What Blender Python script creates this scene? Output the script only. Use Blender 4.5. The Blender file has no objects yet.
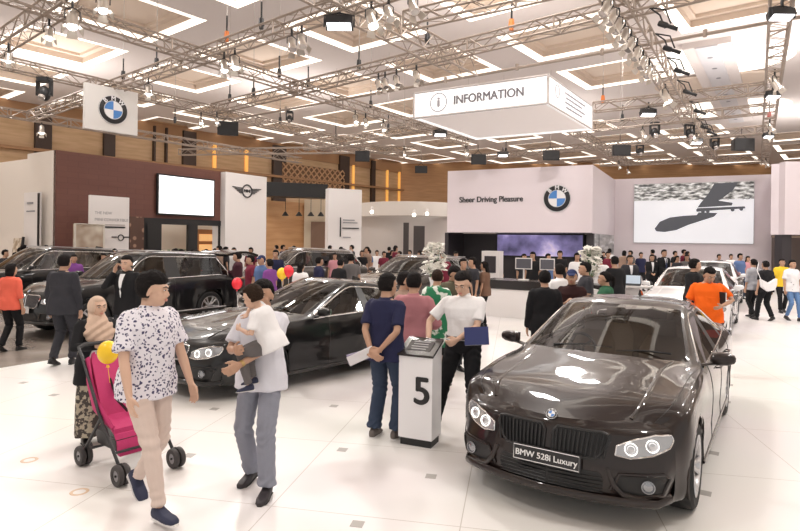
import bpy, bmesh, math, random
from mathutils import Vector, Matrix, noise
S = bpy.context.scene
COL = S.collection
R = math.radians
PI = math.pi
F = 575.0; HY = 240.0; CH = 2.0; ROLL = math.radians(.70)       # focal length in pixels, horizon row at the centre, eye height, slight camera roll

def unroll(px, py):
    x, y = px-400, py-HY; c, q = math.cos(ROLL), math.sin(ROLL)
    return x*c+y*q, -x*q+y*c
def at(px, py, Y):
    x, y = unroll(px, py); return Vector((x/F*Y, Y, CH-y/F*Y))
def onz(px, py, Z):
    x, y = unroll(px, py); Y = (CH-Z)*F/y; return Vector((x/F*Y, Y, Z))
def G(px, py): return onz(px, py, 0.0)

# ---------------------------------------------------------------- materials
MATS = {}
def mat(name, col=(.5,.5,.5), rough=.5, metal=0.0, coat=0.0, emit=None, estr=1.0, bump=0.0, bscale=20.0, spec=None, coatr=.03, build=None):
    if name in MATS: return MATS[name]
    m = bpy.data.materials.new(name); m.use_nodes = True
    nt = m.node_tree; b = nt.nodes['Principled BSDF']
    b.inputs['Base Color'].default_value = (*col, 1)
    b.inputs['Roughness'].default_value = rough
    b.inputs['Metallic'].default_value = metal
    b.inputs['Coat Weight'].default_value = coat
    b.inputs['Coat Roughness'].default_value = coatr
    b.inputs['Coat IOR'].default_value = 1.42
    if spec is not None: b.inputs['Specular IOR Level'].default_value = spec
    if emit:
        b.inputs['Emission Color'].default_value = (*emit, 1); b.inputs['Emission Strength'].default_value = estr
    if bump:
        tc = nt.nodes.new('ShaderNodeTexCoord'); n = nt.nodes.new('ShaderNodeTexNoise'); n.inputs['Scale'].default_value = bscale
        n.inputs['Detail'].default_value = 3
        bp = nt.nodes.new('ShaderNodeBump'); bp.inputs['Strength'].default_value = bump; bp.inputs['Distance'].default_value = .02
        nt.links.new(tc.outputs['Object'], n.inputs['Vector']); nt.links.new(n.outputs['Fac'], bp.inputs['Height']); nt.links.new(bp.outputs['Normal'], b.inputs['Normal'])
    if build: build(nt, b)
    MATS[name] = m
    return m
def cloth(name, col, bump=.35, bscale=9): return mat('cloth_'+name, col, .85, bump=bump, bscale=bscale, spec=.25)

def ramp(nt, stops, interp='LINEAR'):
    r = nt.nodes.new('ShaderNodeValToRGB'); r.color_ramp.interpolation = interp
    els = r.color_ramp.elements
    while len(els) < len(stops): els.new(.5)
    for e, (p, c) in zip(els, stops): e.position = p; e.color = (*c, 1)
    return r
def pattern(kind, scale, c1, c2, t=.5, w=.02):
    """returns a build callback mixing two colours by a procedural pattern in object space"""
    def f(nt, b):
        tc = nt.nodes.new('ShaderNodeTexCoord')
        if kind == 'flecks':
            v = nt.nodes.new('ShaderNodeTexVoronoi'); v.inputs['Scale'].default_value = scale
            n = nt.nodes.new('ShaderNodeTexNoise'); n.inputs['Scale'].default_value = scale*.9; n.inputs['Detail'].default_value = 1
            vm = nt.nodes.new('ShaderNodeVectorMath'); vm.operation = 'MULTIPLY_ADD'
            nt.links.new(tc.outputs['Object'], n.inputs['Vector'])
            nt.links.new(n.outputs['Color'], vm.inputs[0]); vm.inputs[1].default_value = (.03,.03,.03); nt.links.new(tc.outputs['Object'], vm.inputs[2])
            nt.links.new(vm.outputs[0], v.inputs['Vector'])
            src = v.outputs['Distance']; r = ramp(nt, [(t-w, c2), (t+w, c1)])
        elif kind == 'noise':
            v = nt.nodes.new('ShaderNodeTexNoise'); v.inputs['Scale'].default_value = scale; v.inputs['Detail'].default_value = 2
            nt.links.new(tc.outputs['Object'], v.inputs['Vector']); src = v.outputs['Fac']; r = ramp(nt, [(t-w, c1), (t+w, c2)])
        elif kind == 'stripes':
            v = nt.nodes.new('ShaderNodeTexWave'); v.inputs['Scale'].default_value = scale; v.bands_direction = 'Z'
            nt.links.new(tc.outputs['Object'], v.inputs['Vector']); src = v.outputs['Fac']; r = ramp(nt, [(t-w, c1), (t+w, c2)])
        nt.links.new(src, r.inputs['Fac']); nt.links.new(r.outputs['Color'], b.inputs['Base Color'])
    return f

# ---------------------------------------------------------------- mesh builder
def frame(d, up=Vector((0,0,1))):
    d = d.normalized()
    if abs(d.dot(up)) > .98: up = Vector((0,1,0))
    x = d.cross(up).normalized(); y = x.cross(d).normalized()
    return x, y
class MB:
    def __init__(s): s.v = []; s.f = []; s.m = []; s.mi = 0
    def add(s, vs, fs):
        o = len(s.v); s.v += [Vector(v) for v in vs]
        for f in fs: s.f.append([i+o for i in f]); s.m.append(s.mi)
    def box(s, c, size, rot=None, taper=1.0):
        c = Vector(c); hx, hy, hz = [a/2 for a in size]; pts = []
        for z in (-1, 1):
            t = taper if z > 0 else 1
            for x, y in ((-1,-1),(1,-1),(1,1),(-1,1)):
                p = Vector((x*hx*t, y*hy*t, z*hz))
                if rot is not None: p = rot @ p
                pts.append(c+p)
        s.add(pts, [[3,2,1,0],[4,5,6,7],[0,1,5,4],[1,2,6,5],[2,3,7,6],[3,0,4,7]]); return s
    def tube(s, pts, rad, n=8, up=Vector((0,0,1)), caps=True, ry=None):
        pts = [Vector(p) for p in pts]
        if not isinstance(rad, list): rad = [rad]*len(pts)
        rings = []; N = len(pts); x = None
        for i, p in enumerate(pts):
            d = (pts[min(i+1,N-1)]-pts[max(i-1,0)]).normalized()
            if x is None: x, y = frame(d, up)
            else:
                x = (x-d*x.dot(d)).normalized(); y = x.cross(d).normalized()
            r = rad[i]; rx, r2 = (r if hasattr(r, '__len__') else (r, r))
            rings.append([p + x*rx*math.cos(a) + y*r2*math.sin(a) for a in [2*PI*k/n for k in range(n)]])
        s.rings(rings, caps); return s
    def rings(s, rings, caps=True):
        n = len(rings[0]); vs = [p for r in rings for p in r]; fs = []
        for i in range(len(rings)-1):
            for k in range(n):
                a = i*n+k; b = i*n+(k+1)%n
                fs.append([a, b, b+n, a+n])
        if caps:
            fs.append(list(range(n))[::-1]); fs.append([(len(rings)-1)*n+k for k in range(n)])
        s.add(vs, fs); return s
    def ell(s, c, r, rot=None, nu=16, nv=10, fn=None):
        c = Vector(c); rings = []
        if not hasattr(r, '__len__'): r = (r,r,r)
        vs = []; fs = []
        for j in range(nv+1):
            th = PI*j/nv
            for k in range(nu):
                ph = 2*PI*k/nu
                d = Vector((math.sin(th)*math.cos(ph), math.sin(th)*math.sin(ph), math.cos(th)))
                q = fn(d) if fn else 1.0
                p = Vector((d.x*r[0]*q, d.y*r[1]*q, d.z*r[2]*q))
                if rot is not None: p = rot @ p
                vs.append(c+p)
        for j in range(nv):
            for k in range(nu):
                a = j*nu+k; b = j*nu+(k+1)%nu
                if j == 0: fs.append([a, a+nu, b+nu])
                elif j == nv-1: fs.append([a, a+nu, b])
                else: fs.append([a, a+nu, b+nu, b])
        s.add(vs, fs); return s
    def rev(s, prof, M=Matrix(), n=24, close=False):
        """prof: (radius, height) pairs around local z"""
        rings = [[M @ Vector((r*math.cos(2*PI*k/n), r*math.sin(2*PI*k/n), h)) for k in range(n)] for r, h in prof]
        if close: rings.append(rings[0])
        s.rings(rings, not close); return s
    def prism(s, poly, thick, M=Matrix()):
        """poly in local xy, extruded along local z by thick"""
        n = len(poly)
        vs = [M @ Vector((p[0], p[1], 0)) for p in poly] + [M @ Vector((p[0], p[1], thick)) for p in poly]
        fs = [list(range(n))[::-1], [n+i for i in range(n)]] + [[i, (i+1) % n, n+(i+1) % n, n+i] for i in range(n)]
        s.add(vs, fs); return s
    def grid(s, P):
        nu = len(P); nv = len(P[0]); vs = [p for r in P for p in r]
        s.add(vs, [[i*nv+j, i*nv+j+1, (i+1)*nv+j+1, (i+1)*nv+j] for i in range(nu-1) for j in range(nv-1)]); return s
    def mesh(s, name, mats, smooth=False):
        me = bpy.data.meshes.new(name); me.from_pydata([tuple(v) for v in s.v], [], s.f)
        for m in (mats if isinstance(mats, (list, tuple)) else [mats]): me.materials.append(m)
        if any(s.m): me.polygons.foreach_set('material_index', s.m)
        bm = bmesh.new(); bm.from_mesh(me); bmesh.ops.recalc_face_normals(bm, faces=bm.faces); bm.to_mesh(me); bm.free()
        if smooth:
            me.polygons.foreach_set('use_smooth', [True]*len(me.polygons))
            if smooth != 'all':
                try: me.set_sharp_from_angle(angle=R(38))
                except Exception: pass
        return me
    def obj(s, name, mats, parent=None, smooth=False, M=None):
        o = bpy.data.objects.new(name, s.mesh(name, mats, smooth)); COL.objects.link(o)
        if parent: o.parent = parent
        if M is not None: o.matrix_local = M
        return o
def tag(o, label=None, cat=None, group=None, kind=None):
    if label: o['label'] = label
    if cat: o['category'] = cat
    if group: o['group'] = group
    if kind: o['kind'] = kind
    return o
def thing(name, label, cat, loc=(0,0,0), rz=0, group=None):
    o = bpy.data.objects.new(name, None); COL.objects.link(o); o.empty_display_size = .2
    o.location = loc; o.rotation_euler = (0,0,rz)
    return tag(o, label, cat, group)
def struct(name, mb, m, smooth=False):
    return tag(mb.obj(name, m, None, smooth), kind='structure')
def copy_thing(root, loc=None, rz=None, label=None, scale=None):
    def cp(o, parent):
        c = o.copy(); COL.objects.link(c); c.parent = parent
        for ch in o.children: cp(ch, c)
        return c
    r = cp(root, None)
    if loc is not None: r.location = loc
    if rz is not None: r.rotation_euler = (0,0,rz)
    if label: r['label'] = label
    if scale is not None: r.scale = scale
    return r
TMP = bpy.data.scenes.new('workbench')
def tmp_graph():
    vl = TMP.view_layers[0]; vl.update(); return vl.depsgraph
def remesh(mb, voxel, smooth=3):
    me = bpy.data.meshes.new('tmp'); me.from_pydata([tuple(v) for v in mb.v], [], mb.f)
    bm = bmesh.new(); bm.from_mesh(me); bmesh.ops.recalc_face_normals(bm, faces=bm.faces); bm.to_mesh(me); bm.free()
    o = bpy.data.objects.new('tmp', me); TMP.collection.objects.link(o)
    r = o.modifiers.new('r', 'REMESH'); r.mode = 'VOXEL'; r.voxel_size = voxel
    if smooth:
        sm = o.modifiers.new('s', 'SMOOTH'); sm.factor = .5; sm.iterations = smooth
    dg = tmp_graph()
    out = bpy.data.meshes.new_from_object(o.evaluated_get(dg))
    bpy.data.objects.remove(o); bpy.data.meshes.remove(me)
    out.polygons.foreach_set('use_smooth', [True]*len(out.polygons))
    return out
def push(me, fn):
    """move every vertex along its normal by fn(co)"""
    n = len(me.vertices); a = [0.0]*(3*n); b = [0.0]*(3*n)
    me.vertices.foreach_get('co', a); me.vertices.foreach_get('normal', b)
    for i in range(0, 3*n, 3):
        d = fn(a[i], a[i+1], a[i+2])
        a[i] += b[i]*d; a[i+1] += b[i+1]*d; a[i+2] += b[i+2]*d
    me.vertices.foreach_set('co', a); me.update()
def linkmesh(name, me, m, parent):
    me.name = name; me.materials.clear()
    for q in (m if isinstance(m, (list, tuple)) else [m]): me.materials.append(q)
    o = bpy.data.objects.new(name, me); COL.objects.link(o); o.parent = parent
    return o
def text_mesh(body, size, depth=.004, bold=False, align='CENTER', spacing=1.0, scale_x=1.0, off=0.0):
    c = bpy.data.curves.new('t', 'FONT'); c.body = body; c.size = size; c.extrude = depth; c.align_x = align; c.align_y = 'CENTER'
    c.space_character = spacing
    o = bpy.data.objects.new('t', c); TMP.collection.objects.link(o)
    dg = tmp_graph(); me = bpy.data.meshes.new_from_object(o.evaluated_get(dg))
    bpy.data.objects.remove(o)
    if scale_x != 1.0:
        for v in me.vertices: v.co.x *= scale_x
    if off:     # bolder strokes: the same letters again, shifted by the stroke weight
        bm = bmesh.new()
        for dx, dy in ((off,0),(-off,0),(0,off*.6),(0,-off*.6)):
            n0 = len(bm.verts); bm.from_mesh(me); bm.verts.ensure_lookup_table()
            for v in bm.verts[n0:]: v.co.x += dx; v.co.y += dy; v.co.z += (dx+dy*.7)*.05
        bm.to_mesh(me); bm.free()
    return me
def add_text(body, size, M, m, name, parent, **kw):
    o = linkmesh(name, text_mesh(body, size, **kw), m, parent); o.matrix_local = M
    return o
def facing(loc, n, up=Vector((0,0,1))):
    """matrix with local z along n, local y up: for text and signs"""
    n = Vector(n).normalized(); x = up.cross(n).normalized(); y = n.cross(x)
    M = Matrix((x, y, n)).transposed().to_4x4(); M.translation = Vector(loc); return M
# ---------------------------------------------------------------- people
def rotm(x=0, y=0, z=0):
    return (Matrix.Rotation(R(z),3,'Z') @ Matrix.Rotation(R(y),3,'Y') @ Matrix.Rotation(R(x),3,'X'))
def ik(a, t, l1, l2, hint):
    d = t-a; L = d.length
    if L > (l1+l2)*.995: t = a + d.normalized()*(l1+l2)*.995; d = t-a; L = d.length
    if L < abs(l1-l2)+.02: L = abs(l1-l2)+.02
    u = d.normalized(); c = (l1*l1+L*L-l2*l2)/(2*l1*L); c = max(-1, min(1, c))
    h = hint-u*hint.dot(u); h.normalize()
    return a+u*l1*c+h*l1*math.sqrt(max(0, 1-c*c)), t
SKIN = {'tan': (.46,.27,.18), 'light': (.62,.40,.29), 'brown': (.33,.18,.11)}
def hand(mb, w, d, n, side, s, curl=25, spread=1.0):
    """palm, four fingers, thumb. d finger direction, n palm normal, side=+1 thumb towards d x n"""
    d = d.normalized(); n = (n-d*n.dot(d)).normalized(); lat = d.cross(n)*side    # towards the thumb
    L = .088*s
    def ring(c, rw, rt, dd):
        return [c+lat*rw*math.cos(a)+n*rt*math.sin(a) for a in [2*PI*k/10 for k in range(10)]]
    mb.rings([ring(w-d*.02*s, .024*s, .021*s, d), ring(w+d*.012*s, .027*s, .020*s, d), ring(w+d*L*.5, .040*s, .018*s, d), ring(w+d*L*.9, .041*s, .015*s, d), ring(w+d*L*1.02, .036*s, .010*s, d)])
    for i, (o, ln) in enumerate(((.031,.068),(.011,.078),(-.010,.072),(-.030,.056))):
        p = w+d*L*.85+lat*o*s; dd = (d+lat*(.12*(1.5-i)*spread*.5)).normalized(); pts = [p]; c = curl*(1+.12*i)
        nn = n.copy()
        for q, fr in enumerate((.46,.30,.24)):
            rm = Matrix.Rotation(R(c*(.6 if q == 0 else 1)), 3, dd.cross(nn).normalized())
            dd = (rm @ dd); nn = (rm @ nn)
            pts.append(pts[-1]+dd*ln*fr*s*(1.35 if q == 0 else 1))
        mb.tube(pts, [.0098*s,.0092*s,.0085*s,.0062*s], 8, up=n)
    b = w+d*.022*s+lat*.022*s; dd = (d*.62+lat*.70+n*.30).normalized()
    p1 = b+dd*.040*s; dd2 = (d*.88+lat*.28+n*.35).normalized(); p2 = p1+dd2*.030*s; p3 = p2+(d*.9+lat*.05+n*.4).normalized()*.024*s
    mb.tube([b-dd*.01*s, p1, p2, p3], [.014*s,.0125*s,.0105*s,.0075*s], 8, up=n)

TORSO = [  # z above hip joint, half width, half depth, forward offset
    (-.06,.120,.085,-.010),(.00,.160,.108,-.012),(.07,.160,.108,-.008),(.15,.140,.098,.004),(.23,.145,.100,.008),(.32,.165,.112,.010),
    (.40,.178,.112,.004),(.45,.168,.098,-.004),(.49,.138,.086,-.010),(.515,.095,.072,-.012),(.545,.062,.060,-.010)]
def human(label, loc, face, H=1.72, skin='tan', hair='short', haircol=(.012,.010,.010), top=None, bottom=None, shoes=None,
          lean=0, twist=0, side_lean=0, rh=None, lh=None, rel=None, lel=None, rf=None, lf=None, head=(0,0), vox=.012, build=1.0, belly=0.0,
          sleeve='short', tuck=False, style='shirt', legs='trousers', extra=None, hands=(20,20), palm=None, cat='person', drop=0.0, headscale=1.05,
          group=None, collar=None, fist=None, root=None, name='person', glasses=False, soles=None, loose=1.0, facial=None, hemz=None, z0=0.0):
    """face: heading in degrees, 0 = towards +Y, positive turns left. Local frame: x right, y forward, z up."""
    s = H/1.75
    e = root or thing(name, label, cat, (loc[0], loc[1], z0), R(face), group)
    V = Vector
    hipz = (.915-drop)*s
    Pv = V((0,0,hipz))
    Rt = rotm(x=-lean, y=side_lean); Rs = Rt @ rotm(z=twist)
    def T(z, x=0, y=0, Q=None): return Pv + (Q or Rs) @ V((x*s, y*s, z*s))
    bw = build
    hips = {1: V((.088*s*bw,0,hipz-.01*s)), -1: V((-.088*s*bw,0,hipz-.01*s))}
    sh = {1: T(.462, .168*bw, -.012), -1: T(.462, -.168*bw, -.012)}
    feet = {1: rf or (.10,.02,0,8,0), -1: lf or (-.10,.02,0,-8,0)}   # x,y,lift,yaw(outward: + turns right),pitch(heel up +)
    ank = {}; knee = {}; fdir = {}
    for q in (1,-1):
        x, y, zl, yaw, pit = feet[q]
        fd = (rotm(z=-yaw) @ V((0,1,0)))
        fp = (rotm(z=-yaw) @ rotm(x=-pit) @ V((0,1,0)))
        upv = (rotm(z=-yaw) @ rotm(x=-pit) @ V((0,0,1)))
        ball = V((x, y, zl+.0)) + fd*.12*s                      # ball of the foot stays down when the heel lifts
        a = ball - fp*.12*s + upv*.085*s
        hint = V((.05*q,1,.1)) + fd*.5
        knee[q], ank[q] = ik(hips[q], a, .425*s, .42*s, hint); fdir[q] = (fp, upv)
    hd = {}; el = {}; wr = {}
    for q, tgt, eh in ((1, rh, rel), (-1, lh, lel)):
        t = V(tgt)*1.0 if tgt is not None else V((.235*q*bw, .04, .80))*s
        if tgt is not None: t = t*s
        hint = V(eh) if eh is not None else V((.5*q,-1,-.1))
        el[q], wr[q] = ik(sh[q], t, .285*s, .25*s, Rt @ hint if eh is None else hint)
        hd[q] = (wr[q]-el[q]).normalized()
    neck = T(.53, 0, -.012); Rh = Rt.to_3x3() @ rotm(z=head[0], x=-head[1]) if True else None
    hs = s*headscale
    hc = neck + (Rs @ V((0,.028*s,.036*s))) + Rh @ V((0,.012,.085))*hs
    # ---- body, one surface
    mb = MB()
    def tor(infl, rows, m, wid=1.0):
        rr = []
        for z, hw, hdp, yo in rows:
            bz = belly*math.exp(-((z-.14)/.10)**2)
            c = T(z, 0, yo+bz*.5, Rs if z > .2 else Rt)
            Q = Rs if z > .2 else Rt
            ring = []
            for k in range(m):
                a = 2*PI*k/m; ca, sa = math.cos(a), math.sin(a)
                px = math.copysign(abs(ca)**.85, ca)*(hw*bw*wid+infl); py = math.copysign(abs(sa)**.9, sa)*(hdp*bw+infl+bz*.5)
                ring.append(c + Q @ V((px*s, py*s, 0)))
            rr.append(ring)
        return rr
    mb.rings(tor(-.012, TORSO, 16))
    mb.tube([T(.50,0,-.012), neck+(Rs@V((0,.01,.02))*s), hc+Rh@V((0,-.02,-.06))*hs], [.064*s,.058*s,.057*s], 12)
    for q in (1,-1):
        mb.ell(sh[q]+(Rs@V((-.012*q,0,0)))*s, .047*s, nu=10, nv=8)
        mb.tube([sh[q], sh[q].lerp(el[q],.35), el[q], el[q].lerp(wr[q],.3), wr[q]], [.046*s,.044*s,.035*s,.036*s,.024*s], 10)
        if palm and palm.get(q) is not None: pn = V(palm[q])
        else: pn = V((-q, .15, 0))
        fd_ = hd[q]
        if fist and fist.get(q) is not None: fd_ = V(fist[q]).normalized()
        n_ = pn-fd_*pn.dot(fd_)
        if n_.length < .1: n_ = V((-q,.2,-.3))
        n_.normalize(); lat = fd_.cross(n_)
        # thumb side: for a hanging arm with the palm inwards the thumb points forward
        sd = 1 if lat.dot(V((0,1,.35))) > 0 else -1
        if vox < .016: hand(mb, wr[q], fd_, n_, sd, s, hands[0 if q == 1 else 1])
        else: mb.tube([wr[q], wr[q]+fd_*.08*s, wr[q]+fd_*.16*s], [.026*s,.034*s,.016*s], 8)
        if True:
            sk_ = .6 if legs in ('skirt','dress') else 1
            mb.tube([hips[q], hips[q].lerp(knee[q],.4), knee[q], knee[q].lerp(ank[q],.3), ank[q]], [.078*s*sk_,.070*s*sk_,.050*s*sk_,.052*s*sk_,.030*s], 10)
        fp, upv = fdir[q]
        mb.tube([ank[q]+upv*.02*s, ank[q]-upv*.045*s+fp*.01*s, ank[q]-upv*.058*s+fp*.09*s, ank[q]-upv*.066*s+fp*.13*s], [.026*s,.026*s,.018*s,.008*s], 8)
    # head
    w = lambda x,y,z: hc + Rh @ V((x,y,z))*hs
    mb.ell(w(0,-.012,.022), (.076*hs,.094*hs,.088*hs), Rh, 18, 12)
    mb.ell(w(0,.018,-.038), (.060*hs,.068*hs,.072*hs), Rh, 16, 12)
    mb.ell(w(0,.050,-.082), (.028*hs,.028*hs,.024*hs), Rh, 10, 8)
    if vox < .02:
        mb.tube([w(0,.072,.020), w(0,.092,-.018), w(0,.098,-.030)], [.008*hs,.012*hs,.013*hs], 8)
        mb.ell(w(0,.088,-.034), (.019*hs,.012*hs,.010*hs), Rh, 10, 6)
        mb.ell(w(0,.074,.028), (.052*hs,.018*hs,.009*hs), Rh, 12, 6)
        mb.ell(w(0,.074,-.060), (.024*hs,.014*hs,.013*hs), Rh, 10, 6)
        for q in (1,-1):
            mb.ell(w(.078*q,-.012,-.008), (.009*hs,.020*hs,.032*hs), Rh, 8, 8)
            mb.ell(w(.040*q,.048,-.022), (.022*hs,.024*hs,.022*hs), Rh, 8, 6)
    me = remesh(mb, vox*s if vox < .016 else vox, 3 if vox < .016 else 2)
    # face marks go into the same mesh as further materials
    fm = MB()
    fm.mi = 0
    fm.v = [v.co.copy() for v in me.vertices]; fm.f = [list(p.vertices) for p in me.polygons]; fm.m = [0]*len(fm.f)
    for q in (1,-1):
        fm.mi = 1; fm.ell(w(.031*q,.0795,.008), (.0125*hs,.007*hs,.0042*hs), Rh, 10, 6)
        fm.mi = 2; fm.ell(w(.031*q,.0835,.008), (.0070*hs,.0050*hs,.0045*hs), Rh, 8, 6)
        fm.tube([w(.014*q,.090,.026), w(.032*q,.089,.033), w(.050*q,.074,.027)], [(.0035*hs),(.005*hs),(.002*hs)], 6)
    fm.mi = 3; fm.ell(w(0,.0865,-.0565), (.023*hs,.008*hs,.0045*hs), Rh, 10, 6); fm.ell(w(0,.0860,-.0655), (.019*hs,.008*hs,.0055*hs), Rh, 10, 6)
    bpy.data.meshes.remove(me)
    sk = SKIN[skin]
    mats = [mat('skin_'+skin, sk, .5, bump=.05, bscale=60), mat('eye_white', (.75,.72,.70), .3), mat('eye_dark', (.015,.010,.008), .25), mat('lips_'+skin, (sk[0]*.85, sk[1]*.55, sk[2]*.6), .45)]
    body = fm.mesh('body', mats, 'all'); bo = bpy.data.objects.new('body', body); COL.objects.link(bo); bo.parent = e
    cv = min(vox*1.15, .03) if vox < .016 else vox
    # ---- hair
    if hair and hair != 'hijab':
        hm = MB()
        long = hair in ('long','bob','bun','tail')
        def hfn(d):
            # hairline: face side is left bare below the fringe
            f = d.y; z = d.z
            line = .48 if hair != 'fringe' else .30
            if hair in ('thin',): line = .60
            side = max(0, f)*1.0
            cover = z - (line if f > .25 else (-.28 if f > .02 else -.80) if f < .05 else (-.28+(f-.05)/.2*(line+.28)))
            nn = noise.noise(Vector((d.x*6+label.__len__(), d.y*6, d.z*6)))*.06*(2 if hair == 'fringe' else 1)
            g = max(0, min(1, cover/.16+.5))
            thick = {'thin':.04,'crop':.07,'short':.13,'fringe':.19}.get(hair, .13)
            return .90 + g*(.10+thick+nn+ (.05 if z > .5 and hair in ('short','fringe') else 0))
        hm.ell(w(0,-.016,.024), (.078*hs,.096*hs,.091*hs), Rh, 28, 20, fn=hfn)
        if hair == 'long':
            hm.tube([w(0,-.045,.03), w(0,-.085,-.05), w(0,-.10,-.16), w(0,-.095,-.24)], [(.075*hs,.05*hs),(.08*hs,.045*hs),(.085*hs,.035*hs),(.05*hs,.02*hs)], 12, up=Rh@V((0,-1,0)))
        if hair == 'bob':
            hm.tube([w(0,-.035,.04), w(0,-.055,-.04), w(0,-.06,-.11)], [(.086*hs,.07*hs),(.092*hs,.058*hs),(.075*hs,.045*hs)], 14, up=Rh@V((0,-1,0)))
        if hair == 'tail':
            hm.tube([w(0,-.10,.05), w(0,-.15,.02), w(0,-.15,-.08), w(0,-.13,-.16)], [.03*hs,.03*hs,.028*hs,.012*hs], 8)
        if hair == 'bun': hm.ell(w(0,-.11,.05), .04*hs, Rh)
        if hair == 'cap':
            hm.tube([w(0,.06,.055), w(0,.11,.045), w(0,.15,.035)], [(.065*hs,.02*hs),(.06*hs,.012*hs),(.04*hs,.006*hs)], 12, up=Rh@V((0,0,1)))
        linkmesh('cap' if hair == 'cap' else 'hair', remesh(hm, min(vox*.9,.012), 1), cloth('cap', (.02,.03,.09)) if hair == 'cap' else mat('hair_%d' % int(haircol[0]*1000), haircol, .8, bump=.8, bscale=55, spec=.12), e)
    if hair == 'hijab':
        hm = MB()
        def jfn(d): return 1.0 if not (d.y > .42 and abs(d.x) < .72 and -.80 < d.z < .60) else .78
        hm.ell(w(0,-.012,.005), (.094*hs,.112*hs,.122*hs), Rh, 30, 22, fn=jfn)
        hm.rings([[w(math.cos(a)*rx, oy+math.sin(a)*ry, z) for a in [2*PI*k/16 for k in range(16)]] for z, rx, ry, oy in
                  ((-.07,.080,.075,-.03),(-.11,.088,.090,-.01),(-.15,.12,.11,0),(-.20,.17,.13,.0),(-.26,.19,.145,.01),(-.33,.17,.15,.03),(-.38,.10,.14,.05))])
        hmesh = remesh(hm, .009, 2)
        zc = w(0,0,-.03).z
        push(hmesh, lambda x, y, z: math.sin(z*75+x*45+3*math.sin(y*20))*.006*max(0, min(1, (zc-z)*20)))
        linkmesh('hijab', hmesh, haircol if not isinstance(haircol, tuple) else cloth('hijab', haircol, .3, 12), e)
    # ---- legs
    def legtube(m, r, to=1.0, flare=1.0):
        for q in (1,-1):
            kk = knee[q]; aa = ank[q]
            pts = [hips[q]+V((0,0,.03*s)), hips[q].lerp(kk,.30), hips[q].lerp(kk,.7), kk, kk.lerp(aa,.35), kk.lerp(aa,.75), aa.lerp(kk,.04)+V((0,0,-.012*s))]
            rr = [r[0],r[1],(r[1]+r[2])/2,r[2],r[3],r[4],r[5]]
            if to == .5: pts = pts[:4]; rr = rr[:4]; pts[-1] = pts[-1]+V((0,0,-.03*s))
            m.tube(pts, [x*s*bw for x in rr], 12)
    if legs in ('trousers','jeans','slim','loose','shorts'):
        lm = MB()
        rr = {'trousers':(.092,.090,.070,.066,.060,.060),'jeans':(.092,.090,.076,.074,.070,.078),'slim':(.094,.088,.062,.060,.048,.046),'loose':(.100,.100,.084,.082,.078,.080),'shorts':(.100,.100,.088,.07,.07,.07)}[legs]
        legtube(lm, rr, .5 if legs == 'shorts' else 1)
        lm.rings(tor(.016, [t for t in TORSO if t[0] < .13]+[(.13,.145,.100,0)], 16))
        lme = remesh(lm, cv, 2)
        if vox < .016:
            kz0 = knee[1].z
            push(lme, lambda x, y, z: (.0045*math.exp(-(min(abs(z-kz0), abs(z-.12*s), abs(z-hipz+.06))/.08)**2)+.001)*math.sin(z*85+2.4*math.sin(x*25+y*18)+noise.noise((x*6,y*6,z*4))*5)*s)
        linkmesh('trousers' if legs != 'shorts' else 'shorts', lme, bottom, e)
    elif legs in ('skirt','dress'):
        lm = MB(); zt = hipz+.12*s
        c0 = (ank[1]+ank[-1])/2; rows = []
        for i in range(9):
            t = i/8; z = zt+(.10*s-zt)*t; cx = V((0,0,0)).lerp(V((c0.x,c0.y,0)), t); r1 = (.155+.06*math.sin(min(1,t*1.6)*PI/2)+.02*t)*s; r2 = (.115+.05*t)*s
            rows.append([V((cx.x+math.cos(a)*(r1+.012*math.sin(a*7)*t), cx.y+math.sin(a)*(r2+.012*math.sin(a*7+1)*t), z)) for a in [2*PI*k/32 for k in range(32)]])
        lm.rings(rows); linkmesh('skirt', remesh(lm, cv, 1), bottom, e)
    # ---- shoes
    shmat = shoes or mat('shoe_black', (.012,.012,.014), .35)
    for q in (1,-1):
        sm = MB(); sl = MB()
        fp, upv = fdir[q]; a0 = ank[q]; lt = fp.cross(upv)
        def fr(y, w_, h_, z_): return [a0+fp*y*s+upv*(z_+h_*max(-1,min(1,math.sin(a)*1.25)))*s+lt*w_*math.cos(a)*s for a in [2*PI*k/14 for k in range(14)]]
        sm.rings([fr(-.065,.020,.022,-.050), fr(-.055,.033,.040,-.042), fr(-.01,.038,.050,-.035), fr(.035,.040,.040,-.045), fr(.08,.047,.028,-.057), fr(.13,.048,.024,-.061), fr(.17,.038,.019,-.066), fr(.19,.018,.010,-.074)])
        sl.rings([fr(-.068,.022,.007,-.080), fr(-.05,.038,.007,-.080), fr(.02,.040,.007,-.080), fr(.10,.051,.007,-.080), fr(.15,.047,.007,-.080), fr(.195,.018,.007,-.080)])
        so = linkmesh('shoe', remesh(sm, max(.006, cv*.7), 1), shmat, e)
        if vox < .02: sl.obj('shoe_sole', soles or mat('sole_dark', (.02,.02,.02), .6), so)
    # ---- top
    infl = (.020 if style != 'jacket' else .030)*loose
    hem = -.10 if not tuck else .07
    if style == 'jacket': hem = -.13
    if style == 'tunic': hem = -.30
    if hemz is not None: hem = hemz
    tm = MB()
    rows = [t for t in TORSO if t[0] > hem+.01 and t[0] < .54]
    f0 = [t for t in TORSO if t[0] >= hem][0]
    hw = .196 if hem < .02 else .160; rows = [(hem, hw, .134 if hem < .02 else .112, -.006)] + [((z, max(w_, (.190 if z < .04 else .172 if z < .12 else .154) if z < .3 and not tuck else 0), max(d_, (.124 if z < .08 else .110) if z < .3 and not tuck else 0), o_)) for z, w_, d_, o_ in rows]
    rr = tor(infl, rows, 20)
    tm.rings(rr)
    up_r = (.058,.061,.055) if style != 'jacket' else (.062,.064,.056)
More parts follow.
